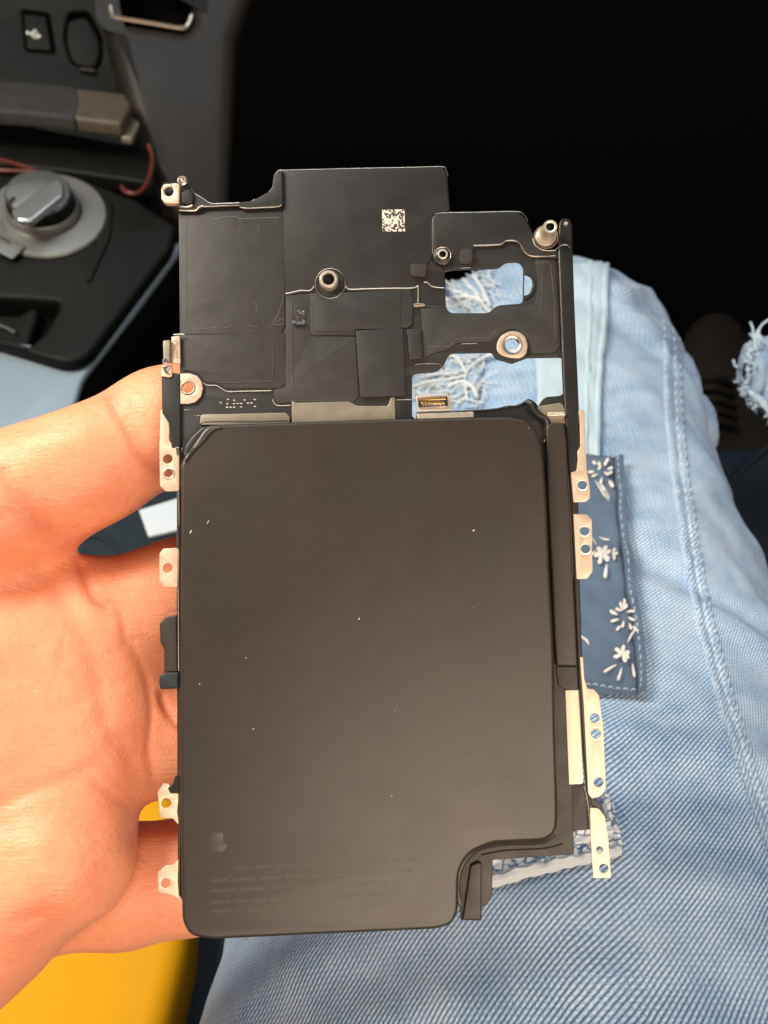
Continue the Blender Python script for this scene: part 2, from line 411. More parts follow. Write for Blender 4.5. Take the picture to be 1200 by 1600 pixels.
# red cables
cab = tube('red_cable', [CF.M @ CF.loc(x, y, h*MM) for x, y, h in ()] if False else smooth_path([at(232, 226, .625), at(238, 245, .62), at(236, 268, .61), at(228, 290, .60), at(214, 302, .592), at(198, 300, .592), at(190, 292, .60)], 6), .0014, M['cable'], None)
tag(cab, 'red cable hanging beside the dark console trim', 'cable', None)
cab2 = tube('red_cable', smooth_path([at(-40, 244, .63), at(0, 250, .625), at(30, 258, .62), at(56, 266, .615), at(30, 267, .612), at(0, 266, .61), at(-40, 262, .61)], 6), .0013, M['cable'], None)
tag(cab2, 'orange red cable loop above the silver rotary knob', 'cable', None)

# upper dash: switch panel, tray, wallet, side trim
UF = Frame(100, 80, 0.70, (0.12, 0.10, 0.98))
dash = root('dash_panel', UF.M, 'dark dashboard switch panel with usb symbol button and round cover', 'dashboard')
prism('face', UF, [(-200, -80), (150, -80), (160, 30), (196, 150), (222, 232), (-200, 196)], -30, 0, M['plastic'], dash, 2, 0,
      (rounded([(34, 14), (76, 20), (86, 82), (40, 78)], 5), rounded([(106, 18), (138, 16), (160, 60), (158, 96), (150, 110), (112, 100), (100, 60)], 9)), 2)
bt = prism('button', UF, [(36, 20), (72, 24), (81, 79), (41, 76)], -8, 2.5, M['plastic'], dash, 1.6, 4)
for seg in ([(41, 51), (63, 56)], [(49, 53), (53, 48), (58, 50)], [(47, 52), (54, 59), (58, 59)]):
    wire('usb_symbol', UF, seg, 2.6, .55, M['white_print'], bt, smooth=False)
prism('usb_symbol', UF, circle(43, 51, 2.6, 12), 2.3, 2.9, M['white_print'], bt, .05)
prism('usb_symbol', UF, [(60, 52), (64, 57), (58, 60)], 2.3, 2.9, M['white_print'], bt, .05)
prism('usb_symbol', UF, circle(54, 48, 2.2, 12), 2.3, 2.9, M['white_print'], bt, .05)
prism('socket_cover', UF, [(104, 30), (136, 24), (157, 62), (156, 92), (146, 106), (114, 100), (102, 70)], -8, 3, M['plastic'], dash, 2.5, 12, (), 3)
prism('cover_lip', UF, [(124, 103), (150, 107), (148, 113), (124, 109)], 0, 4, M['plastic_warm'], dash, 1.0, 2)
TF = Frame(110, 200, 0.655, (0.10, 0.62, 0.78))
tray = prism('lip', TF, [(-200, 172), (0, 186), (232, 232), (246, 252), (240, 286), (120, 268), (-200, 232)], -12, 0, M['plastic'], None, 2.5, 6, (), 3)
tray.name = 'tray_shelf'; tray.matrix_world = TF.M; tag(tray, 'dark plastic tray shelf ledge below the scuffed wallet', 'shelf')
WF = Frame(110, 165, 0.645, (0.08, 0.70, 0.70))
wal = root('wallet', WF.M, 'scuffed brown leather wallet stuffed with cards on tray', 'wallet')
prism('flap', WF, [(-60, 130), (40, 126), (122, 136), (126, 160), (118, 184), (60, 176), (0, 172), (-60, 168)], 0, 10.6, M['felt'], wal, 2.6, 6, (), 3)
prism('cover', WF, [(100, 136), (150, 140), (196, 146), (206, 164), (190, 192), (110, 182)], 0, 10, M['card'], wal, 2.6, 6, (), 3)
for k, pts in enumerate(([(150, 194), (176, 194), (176, 199), (152, 199)], [(170, 200), (192, 196), (200, 190), (190, 206), (172, 206)], [(188, 210), (208, 184), (218, 192), (206, 216), (190, 214)])):
    prism('card_corner', WF, pts, -6 + 1.5*k, -2 + 1.5*k, M['tab2'], wal, .5, 2)
PF = Frame(255, 160, 0.66, (0.22, 0.12, 0.97))
pil = root('console_trim', PF.M, 'warm dark brown side trim with bright edged pocket', 'trim')
prism('body', PF, [(154, -80), (420, -80), (372, 60), (360, 330), (300, 352), (258, 330), (226, 242), (196, 146), (160, 10)], -60, 0, M['plastic_warm'], pil, 11, 0,
      (rounded([(174, -78), (176, 26), (288, 44), (300, 26), (297, -78)], 6),), 6)
prism('pocket_back', PF, [(160, -80), (170, 34), (296, 54), (312, 20), (306, -80)], -66, -40, M['black'], pil, 1, 0)
wire('bright_edge', PF, [(172, 10), (176, 25), (190, 29), (240, 37), (284, 44), (294, 38), (299, 24)], -.6, 1.5, M['copper'], pil)

# ------------------------------------------------------------------ boot in the footwell
def blob_loft(name, rings, mat, parent=None, n=20):
    """rings: (centre world, radius x, radius y, axis u, axis v)"""
    vs_, fs = [], []
    for c, ra, rb, u, v in rings:
        for k in range(n):
            a = 2*math.pi*k/n; vs_.append(c + u*(ra*math.cos(a)) + v*(rb*math.sin(a)))
    for i in range(len(rings)-1):
        for k in range(n): fs.append((i*n+k, i*n+(k+1) % n, (i+1)*n+(k+1) % n, (i+1)*n+k))
    fs.append(tuple(range(n))[::-1]); fs.append(tuple((len(rings)-1)*n+k for k in range(n)))
    return link(name, mesh_of(name, vs_, fs), mat, parent)
bo = root('boot', Matrix.Translation(at(1120, 640, .95)), 'dark brown leather boot in the shadowed footwell', 'boot')
bo_inv = bo.matrix_world.inverted()
def boot_ring(px, py, d, ra, rb): return (bo_inv @ at(px, py, d), ra, rb, Vector((1, .15, 0)).normalized(), Vector((0, .5, .85)))
blob_loft('upper', [boot_ring(1112, 522, 1.0, .012, .01), boot_ring(1114, 536, .99, .032, .03), boot_ring(1118, 575, .97, .042, .04), boot_ring(1124, 610, .96, .044, .042),
                    boot_ring(1130, 650, .95, .05, .05), boot_ring(1138, 700, .94, .056, .055), boot_ring(1150, 760, .93, .058, .056)], M['boot'], bo)
for k in range(5):
    y0 = 592 + k*17
    P = [bo_inv @ at(1086 + k*2 + 14*j, y0 - 7*math.sin(math.pi*j/4) + 2*j, .925 - .012*math.sin(math.pi*j/4) - k*.003) for j in range(5)]
    tube('lace_fold', smooth_path(P, 4), .004, M['boot'], bo)
blob_loft('sole', [boot_ring(1112, 512, 1.03, .02, .012), boot_ring(1114, 560, 1.02, .05, .014), boot_ring(1130, 660, 1.0, .056, .014)], M['rubber'], bo)

# ------------------------------------------------------------------ jeans
def interp(rows, y):
    ys = [r[0] for r in rows]
    return [float(np.interp(y, ys, [r[k] for r in rows])) for k in range(1, len(rows[0]))]
JROWS = sorted([(2000, 190, 1600, .255, .070), (1600, 328, 1450, .297, .070), (1480, 352, 1402, .312, .070), (1200, 446, 1292, .358, .068), (900, 556, 1178, .416, .061),
         (800, 592, 1130, .437, .058), (720, 606, 1092, .457, .055), (690, 612, 1080, .466, .053), (660, 617, 1078, .474, .051), (625, 624, 1072, .484, .049), (600, 628, 1068, .491, .047), (575, 632, 1062, .498, .046)])
JP = [np.polyfit([r[0]/1000 for r in JROWS], [r[k] for r in JROWS], 4) for k in range(1, 5)]   # smooth profile of the leg
def jrow(y): return [float(np.polyval(p, y/1000)) for p in JP]
def vnoise(u, v, seed=0):
    return (math.sin(u*2.1+v*1.3+seed)+math.sin(u*3.7-v*2.9+seed*1.7)+math.sin(u*1.1+v*5.3+seed*.6))/3
rings = []                                     # (centre, half width vector, thickness vector)
for y in list(np.linspace(2000, 575, 150)):
    xl, xr, d, th = jrow(y)
    c = ray((xl+xr)/2, y)*d; hw = (xr-xl)/2*d/FPX
    rings.append((c, hw, th))
base_c, base_hw, base_th = rings[-1]
# bend over the knee and down the shin, in the plane of the leg
ax = (rings[-1][0] - rings[-12][0]); ax.x = 0; ax.normalize()
full = []
for i, (c, hw, th) in enumerate(rings):
    a = (rings[min(i+2, len(rings)-1)][0] - rings[max(i-2, 0)][0]); a.normalize()
    T = Vector((0, -a.z, a.y)); T = T if T.z > 0 else -T; T.normalize()
    full.append((c, hw, th, T))
c = base_c.copy(); ang = 0.0; hw = base_hw; T0 = full[-1][3]; A0 = Vector((0, T0.z, -T0.y))
for k in range(60):
    ang = min(ang + math.radians(4.2), math.radians(98))
    a = A0*math.cos(ang) - T0*math.sin(ang)
    T = T0*math.cos(ang) + A0*math.sin(ang)
    c = c + a*(.0031 if k < 25 else .011) + Vector((.0004 if k < 20 else 0, 0, 0))
    s = min(k/24, 1)
    full.append((c.copy(), base_hw*(1 - .50*s*s), base_th*(1 - .03*s), T))
NS = 120
WR = [(1.0, .165, .045, .006, .0028), (1.0, .178, .045, .005, -.0022), (.9, .245, -.03, .006, .0020), (1.25, .115, .03, .007, .0022), (1.9, .10, -.03, .007, .0022), (.75, .33, .05, .005, .0026), (1.2, .36, .04, .005, .0022), (1.5, .395, .02, .005, .0024), (.8, .385, -.05, .005, .0024)]
jv, juv = [], []
Vlen = 0.0; prev = None
rowsV = []
for i, (c, hw, th, T) in enumerate(full):
    if prev is not None: Vlen += (c - prev).length
    prev = c; rowsV.append(Vlen)
    for k in range(NS):
        a = 2*math.pi*k/NS
        ex = abs(math.cos(a))**0.85*math.copysign(1, math.cos(a)); ey = abs(math.sin(a))**0.9*math.copysign(1, math.sin(a))
        fold = 0.0018*vnoise(a*2.2, Vlen*26, 1) + 0.0010*vnoise(a*5, Vlen*60, 4)
        kneef = math.exp(-((Vlen - .39)/.06)**2)
        for a0, v0, sl, wd, am in WR:
            dv = Vlen - v0 - sl*(a - a0); fold += am*math.exp(-(dv/wd)**2)*math.exp(-((a-a0)/.55)**2)
        fold += kneef*0.0016*math.sin(Vlen*150 + 4*math.cos(a) + 2*math.sin(a*2))
        p = c + Vector((1, 0, 0))*((hw+fold)*ex) + T*((th+fold)*ey)
        jv.append(CAM + R3 @ p)
NR = len(full)
jf = []; jloopuv = []
ARC = []
for i, (c, hw, th, T) in enumerate(full):      # arc length round each ring, zero on the upper middle line
    al = np.concatenate([[0], np.cumsum([math.hypot(hw*(math.cos(2*math.pi*(k+1)/NS)-math.cos(2*math.pi*k/NS)), th*(math.sin(2*math.pi*(k+1)/NS)-math.sin(2*math.pi*k/NS))) for k in range(NS)])])
    ARC.append(al[NS//4] - al + c.x)
def arcU(i, k): return ARC[i][k]
for i in range(NR-1):
    for k in range(NS):
        k2 = (k+1) % NS
        jf.append((i*NS+k, i*NS+k2, (i+1)*NS+k2, (i+1)*NS+k))
        jloopuv += [(arcU(i, k), rowsV[i]), (arcU(i, k+1), rowsV[i]), (arcU(i+1, k+1), rowsV[i+1]), (arcU(i+1, k), rowsV[i+1])]
jme = mesh_of('trouser_leg', jv, jf)
ul = jme.uv_layers.new(name='UVMap')
BVH = BVHTree.FromPolygons([tuple(v) for v in jv], jf)
def on_leg(px, py, lift=0.0):
    hit = BVH.ray_cast(CAM, (R3 @ ray(px, py)).normalized())
    if hit[0] is None: return None, None
    n = hit[1]
    if n.dot(CAM - hit[0]) < 0: n = -n
    return hit[0] + n*lift, n
# twill turns where the side panel meets the front panel (beyond the outseam)
OUT = [(1046, 500), (1050, 560), (1052, 640), (1062, 740), (1072, 810), (1086, 900), (1104, 985), (1126, 1070), (1152, 1155), (1180, 1240), (1212, 1330), (1250, 1430)]
def seam_x(py): return float(np.interp(py, [p[1] for p in OUT], [p[0] for p in OUT]))
Minv = cam.matrix_world.inverted()
def to_px(w):
    q = Minv @ w
    return 600 + q.x/-q.z*FPX, 800 - q.y/-q.z*FPX
for poly in jme.polygons:
    x, y = to_px(poly.center)
    side = x > seam_x(y)
    for li, l in enumerate(poly.loop_indices):
        u, v = jloopuv[poly.index*4+li]
        if side:
            ca, sa = math.cos(math.radians(-22)), math.sin(math.radians(-22))
            u, v = (u*ca - v*sa)*1.1 + .3, (u*sa + v*ca)*1.1
        else:
            u *= float(np.interp(v, [.12, .42], [1.0, .45]))   # the cloth twists along the thigh
        ul.data[l].uv = (u, v)
jeans = root('jeans', Matrix.Translation(at(870, 1500, .30)), 'light blue ripped denim jeans on seated legs under the phone frame', 'jeans')
jinv = jeans.matrix_world.inverted()
jme.transform(jinv)
leg = link('trouser_leg', jme, M['denim'], jeans)

def ribbon(name, pts, prof, mat, lift=.0, step=6, pucker=0.0, uvs=1.0):
    """strip following a pixel path over the leg; prof = [(offset px, height m)]"""
    path = smooth_path([Vector((x, y, 0)) for x, y in pts], 10)
    vs_, fs, uv = [], [], []; V = 0; pr = None; rows = 0; m = len(prof)
    for i, p in enumerate(path):
        t = (path[min(i+1, len(path)-1)] - path[max(i-1, 0)]).normalized(); s = Vector((-t.y, t.x, 0))
        row = []; ok = True
        for k, (o, h) in enumerate(prof):
            q = p + s*o
            w, n = on_leg(q.x, q.y, lift + h*(1 + pucker*math.sin(i*1.9) + pucker*.6*math.sin(i*.83+k)))
            if w is None: ok = False; break
            row.append(w)
        if not ok: continue
        if pr is not None: V += (row[m//2]-pr).length
        pr = row[m//2]
        for k, w in enumerate(row): vs_.append(jinv @ w); uv.append((k*.0012*uvs, V))
        rows += 1
    for i in range(rows-1):
        for k in range(m-1): fs.append((i*m+k, i*m+k+1, (i+1)*m+k+1, (i+1)*m+k))
    me = mesh_of(name, vs_, fs); l = me.uv_layers.new(name='UVMap')
    for lp in me.loops: l.data[lp.index].uv = uv[lp.vertex_index]
    return link(name, me, mat, jeans)
ridge = [(-13, -.0005), (-12, .0002), (-9, .0004), (-4, .0003), (0, .0), (3, .0004), (7, .0008), (11, .0007), (13, .0003), (14, -.0005)]
ribbon('outseam', OUT, ridge, M['denim_seam'], .0004, pucker=.45)
def stitches(name, pts, off, mat, rad=.00035, pxlen=9, gap=4, lift=.002, parent=None, keep=None):
    path = smooth_path([Vector((x, y, 0)) for x, y in pts], 10); vs_, fs = [], []
    L = 0; segs = []
    for a, b in zip(path[:-1], path[1:]): segs.append((L, a, b)); L += (b-a).length
    def pt(s):
        for l0, a, b in segs:
            ln = (b-a).length
            if s <= l0+ln:
                t = (b-a).normalized(); return a + t*(s-l0) + Vector((-t.y, t.x, 0))*off
        return path[-1]
    s = 0
    while s < L - pxlen:
        a, b = pt(s), pt(s+pxlen); mm = (a+b)/2
        P = [on_leg(q.x, q.y, lift + h)[0] for q, h in ((a, -.0004), (mm, .0003), (b, -.0004))]
        if all(q is not None for q in P): tube_geo([jinv @ q for q in P], rad, 5, vs_, fs)
        s += pxlen + gap
    if not vs_: return None
    o = link(name, mesh_of(name, vs_, fs), mat, parent or jeans); o['kind'] = 'stuff'; return o
stitches('stitching', OUT, -11, M['fray'], .00020, 7, 7, .0009)
stitches('stitching', OUT, -3, M['denim_seam'], .00024, 7, 7, .0008)
stitches('stitching', OUT, 12, M['fray'], .00026, 6, 5, .0011)

def cloth(name, left, right, nu, nv, lift, mat, wave=0.0, thick=.0006, size=(.07, .16)):
    """patch between two pixel edges laid on the leg"""
    def samp(E, t):
        ts = np.linspace(0, 1, len(E)); return (np.interp(t, ts, [e[0] for e in E]), np.interp(t, ts, [e[1] for e in E]))
    vs_, fs, uv = [], [], []
    for j in range(nv+1):
        t = j/nv; L_, R_ = samp(left, t), samp(right, t)
        for i in range(nu+1):
            s = i/nu; x, y = L_[0]*(1-s)+R_[0]*s, L_[1]*(1-s)+R_[1]*s
            edge = min(i, nu-i, j, nv-j)
            w, n = on_leg(x + (random.uniform(-.8, .8) if edge == 0 else 0), y, lift + wave*vnoise(s*6, t*14, 3) + (-.0008 if edge == 0 else 0))
            if w is None: w = vs_[-1] + jeans.location if vs_ else at(x, y, .4); w = Vector(w)
            vs_.append(jinv @ w); uv.append((s*size[0], t*size[1]))
    for j in range(nv):
        for i in range(nu):
            k = j*(nu+1)+i; fs.append((k, k+1, k+nu+2, k+nu+1))
    me = mesh_of(name, vs_, fs); l = me.uv_layers.new(name='UVMap')
    for lp in me.loops: l.data[lp.index].uv = uv[lp.vertex_index]
    o = link(name, me, mat, jeans)
    md = o.modifiers.new('thick', 'SOLIDIFY'); md.thickness = thick; md.offset = 0
    return o
# pale hem strip beside the knee
cloth('hem_strip', [(846, 412), (838, 480), (836, 560), (838, 640), (846, 730)], [(944, 414), (944, 470), (938, 540), (934, 610), (932, 726)], 14, 40, .0022, M['pale_cloth'], .0006)
ribbon('hem_fold', [(944, 418), (943, 480), (937, 550), (933, 620), (931, 722)], [(-5, 0), (-4, .0009), (0, .0013), (4, .0009), (5, 0)], M['pale_cloth'], .0016, pucker=.1)
ribbon('hem_fold', [(922, 416), (920, 480), (917, 550), (915, 640), (914, 722)], [(-4, 0), (-3, .0006), (0, .0009), (3, .0006), (4, 0)], M['pale_cloth'], .0022, pucker=.1)
# navy flowered lining patch
PL = [(800, 706), (800, 900), (812, 1080)]
PR = [(957, 722), (962, 780), (968, 850), (976, 920), (985, 990), (992, 1050), (995, 1096)]
patch = cloth('lining_patch', PL, PR, 18, 48, .0032, M['navy'], .0010)
patch['label'] = 'navy flowered lining patch sewn on the thigh'
ribbon('patch_hem', PR, [(-13, 0), (-12, .0009), (-6, .0012), (0, .0009), (1, -.002)], M['navy'], .0032, pucker=.3)
stitches('stitching', PR, -3, M['fray'], .00018, 6, 6, .0045)
stitches('stitching', [(900, 1078), (945, 1088), (992, 1092)], 0, M['fray'], .00018, 7, 5, .0045)
def petal(cx, cy, ang, ln, wd, vs_, fs, lift=.0046):
    base = len(vs_); n = 10; a = math.radians(ang); wd *= .95
    pts = []
    for k in range(n):
        th = 2*math.pi*k/n
        u = ln*(0.5+0.5*math.cos(th)); v = wd*math.sin(th)*(0.7+.3*math.cos(th))
        x = cx + u*math.cos(a) - v*math.sin(a); y = cy - u*math.sin(a) - v*math.cos(a)
        w, nn = on_leg(x, y, lift)
        if w is None: return
        pts.append(jinv @ w)
    vs_ += pts; fs.append(tuple(range(base, base+n)))
def flower(items):
    vs_, fs = [], []
    for k, it in enumerate(items): petal(*it, vs_, fs, .0044 + .00012*(k % 5))
    if vs_:
        me = mesh_of('flower_print', vs_, fs); bm = bmesh.new(); bm.from_mesh(me); bmesh.ops.triangulate(bm, faces=bm.faces); bm.to_mesh(me); bm.free()
        link('flower_print', me, M['print_cloth'], jeans, smooth=False)
f1 = [(x, y, a, 10, 3.4) for x, y, a in ((930, 748, 60), (934, 742, 110), (940, 742, 80), (944, 748, 20), (940, 754, -30), (932, 756, 200), (946, 758, 40), (938, 762, 250), (928, 740, 130), (948, 766, -60), (936, 770, 300), (926, 752, 180), (942, 736, 70))]
f1 += [(926, 764, -58, 30, 1.4), (932, 768, -60, 34, 1.3), (940, 772, -62, 22, 1.2)]
flower(f1)
flower([(938, 882, a, 13, 4.6) for a in (20, 70, 130, 190, 250, 320)] + [(952, 882, a, 9, 3) for a in (0, 60, 300)] + [(944, 896, -95, 20, 3.6), (930, 870, 125, 30, 1.4), (930, 852, -10, 18, 2.2), (928, 878, 215, 16, 2.6)])
flower([(x, y, a, 12, 3.2) for x, y, a in ((966, 966, 100), (966, 966, 40), (966, 968, 160), (958, 974, 150), (960, 980, 200), (968, 982, 260), (974, 976, 330), (976, 986, 290), (964, 990, 230), (972, 970, 10), (968, 962, 70), (982, 990, 300))])
flower([(966, 1032, a, 13, 4.4) for a in (15, 75, 140, 200, 300, 340)] + [(958, 1046, 212, 24, 2.8), (966, 1050, 258, 26, 3.0), (982, 1044, 280, 26, 3.0), (974, 1018, 62, 22, 2.4)])
flower([(912, 1012, 130, 10, 2.2), (918, 1020, 120, 14, 2.0), (870, 940, 20, 16, 4), (870, 940, 120, 16, 4), (870, 940, 240, 16, 4)])
# crackle printed turn-up near the frame's lower end
cloth('crackle_patch', [(700, 1330), (704, 1408)], [(962, 1286), (969, 1338)], 40, 10, .0030, M['crackle'], .0008, size=(.046, .014))
ribbon('crackle_hem', [(700, 1404), (770, 1386), (860, 1362), (930, 1345), (968, 1336)], [(-7, 0), (-6, .0012), (0, .0018), (5, .0012), (7, -.001)], M['thread'], .0026, pucker=.3)
ribbon('crackle_hem', [(936, 1250), (946, 1262), (956, 1292), (966, 1334)], [(-7, -.001), (-5, .0012), (0, .0018), (5, .0012), (7, -.001)], M['crackle'], .0022, pucker=.2)
# ripped knee: bare gap, loose white threads
def threads(name, n, box, ang, ln, mat, rad=.0005, lift=(.001, .005), spread=.35, amp=.15, parent=None):
    vs_, fs = [], []
    for k in range(n):
        x, y = random.uniform(box[0], box[2]), random.uniform(box[1], box[3])
        a = math.radians(ang) + random.gauss(0, spread); L_ = ln*random.uniform(.5, 1.3); b = random.gauss(0, amp)
        P = []
        for j in range(6):
            s = j/5 - .5
            q = (x + math.cos(a)*L_*s - math.sin(a)*L_*b*(s*s*4), y - math.sin(a)*L_*s - math.cos(a)*L_*b*(s*s*4))
            w, nn = on_leg(q[0], q[1], random.uniform(*lift))
            if w is None: P = None; break
            P.append(jinv @ w)
        if P: tube_geo(smooth_path(P, 3), rad*random.uniform(.6, 1.4), 5, vs_, fs)
    if vs_:
        o = link(name, mesh_of(name, vs_, fs), mat, parent or jeans); o['kind'] = 'stuff'
def thread_path(pts, rad=.0007, lift=.004, mat='thread'):
    P = []
    for x, y in pts:
        w, n = on_leg(x, y, lift)
        if w is not None: P.append(jinv @ w)
    if len(P) > 2: tube('loose_thread', smooth_path(P, 6), rad, M[mat], jeans, 6)
for pts in ([(708, 432), (725, 445), (745, 462), (760, 485), (775, 505)], [(722, 425), (742, 440), (756, 458), (768, 484)], [(696, 446), (715, 462), (735, 470), (760, 478)],
            [(700, 474), (725, 470), (752, 474)], [(715, 484), (735, 476), (748, 466)], [(790, 562), (765, 564), (745, 574), (732, 592), (730, 612), (734, 635)],
            [(812, 556), (786, 560), (760, 562)], [(650, 610), (680, 602), (712, 600), (730, 596)], [(660, 594), (690, 592), (720, 590)], [(705, 612), (725, 606), (740, 612), (748, 630)],
            [(700, 556), (720, 568), (732, 590)]):
    thread_path(pts, random.uniform(.0005, .0009), .003)
threads('frayed_threads', 80, (690, 415, 775, 490), -38, 48, M['thread'], .00028, (.0005, .004))
threads('frayed_threads', 75, (650, 560, 760, 640), 20, 46, M['thread'], .00028, (.0005, .004), .6)
cloth('frayed_gap', [(640, 586), (655, 640)], [(760, 566), (745, 640)], 12, 8, .0012, M['denim'], .0022)
cloth('frayed_gap', [(690, 450), (700, 500)], [(752, 430), (770, 500)], 10, 8, .0012, M['denim'], .0022)
# folds standing out along the knee's outer side
def fold_blob(px, py, d, rx, ry, rz, rot, mat='denim'):
    bm = bmesh.new(); bmesh.ops.create_uvsphere(bm, u_segments=28, v_segments=18, radius=1)
    for v in bm.verts:
        v.co *= 1 + .06*vnoise(v.co.x*3, v.co.y*3 + v.co.z*2, px)
    me = bpy.data.meshes.new('knee_fold'); bm.to_mesh(me); bm.free()
    l = me.uv_layers.new(name='UVMap')
    for lp in me.loops:
        cc = me.vertices[lp.vertex_index].co; l.data[lp.index].uv = (cc.x*rx + cc.z*.3*rz, cc.y*ry)
    m = (jinv @ (Matrix.Translation(at(px, py, d)) @ R3.to_4x4())) @ Matrix.Rotation(math.radians(rot), 4, 'Z') @ Matrix.Diagonal((rx, ry, rz, 1))
    me.transform(m); return link('knee_fold', me, M[mat], jeans)
fold_blob(1066, 600, .482, .0080, .0185, .014, 14)
fold_blob(1092, 662, .474, .0078, .0160, .014, 12)

# other leg's torn knee at the right edge
def leg2():
    C2 = [(1166, 583, .50, .006), (1171, 583, .50, .015), (1195, 583, .50, .0185), (1240, 590, .495, .025), (1330, 606, .49, .036), (1450, 640, .47, .05), (1600, 700, .45, .07)]
    path = smooth_path([R3 @ (ray(x, y)*d) + CAM for x, y, d, r in C2], 8)
    rad = np.interp(np.linspace(0, 1, len(path)), np.linspace(0, 1, len(C2)), [c_[3] for c_ in C2])
    vs_, fs, uv = [], [], []; n = 48
    for i, p in enumerate(path):
        t = (path[min(i+1, len(path)-1)] - path[max(i-1, 0)]).normalized(); s = t.cross(camv((0, 0, 1))).normalized(); b = s.cross(t)
        for k in range(n):
            a = 2*math.pi*k/n; r = rad[i]*(1 + .07*vnoise(a*2, i*.35, 2) + .04*vnoise(a*5, i*.9, 5))
            vs_.append(jinv @ (p + s*(r*math.cos(a)) + b*(r*math.sin(a)))); uv.append((a*.05, i*.006))
    for i in range(len(path)-1):
        for k in range(n): fs.append((i*n+k, i*n+(k+1) % n, (i+1)*n+(k+1) % n, (i+1)*n+k))
    me = mesh_of('trouser_leg', vs_, fs); l = me.uv_layers.new(name='UVMap')
    for lp in me.loops: l.data[lp.index].uv = uv[lp.vertex_index]
    o = link('trouser_leg', me, M['denim'], jeans); o['label'] = 'torn frayed knee of the other jeans leg'
    B2 = BVHTree.FromPolygons([tuple(jeans.matrix_world @ v) for v in vs_], fs)
    def on2(x, y, lift):
        h = B2.ray_cast(CAM, (R3 @ ray(x, y)).normalized())
        if h[0] is None: return at(x, y, .47)
        nn = h[1] if h[1].dot(CAM-h[0]) > 0 else -h[1]
        return h[0] + nn*lift
    vs_, fs = [], []
    for k in range(60):                        # frayed edge
        s = random.random()
        E = [(1182, 532), (1166, 548), (1161, 575), (1161, 604), (1168, 616), (1182, 624), (1204, 645)]
        ts = np.linspace(0, 1, len(E)); x = np.interp(s, ts, [e[0] for e in E]) + random.uniform(2, 14); y = np.interp(s, ts, [e[1] for e in E]) + random.uniform(-6, 6)
        a = random.uniform(0, 6.28); L_ = random.uniform(6, 18)
        P = [jinv @ on2(x + math.cos(a + j*.4)*L_*j/4, y + math.sin(a + j*.4)*L_*j/4, random.uniform(.001, .004)) for j in range(5)]
        tube_geo(smooth_path(P, 3), random.uniform(.0003, .0008), 5, vs_, fs)
    for pts in ([(1182, 545), (1178, 528), (1176, 512), (1172, 503)], [(1186, 540), (1186, 518), (1192, 506), (1208, 496)], [(1180, 538), (1182, 520), (1188, 512)], [(1184, 622), (1192, 634), (1206, 650)], [(1176, 618), (1190, 628), (1206, 640)], [(1190, 620), (1198, 634), (1208, 646)]):
        tube_geo(smooth_path([jinv @ at(x, y, .468) for x, y in pts], 5), .0005, 6, vs_, fs)
    o = link('frayed_threads', mesh_of('frayed_threads', vs_, fs), M['fray'], jeans); o['kind'] = 'stuff'
leg2()

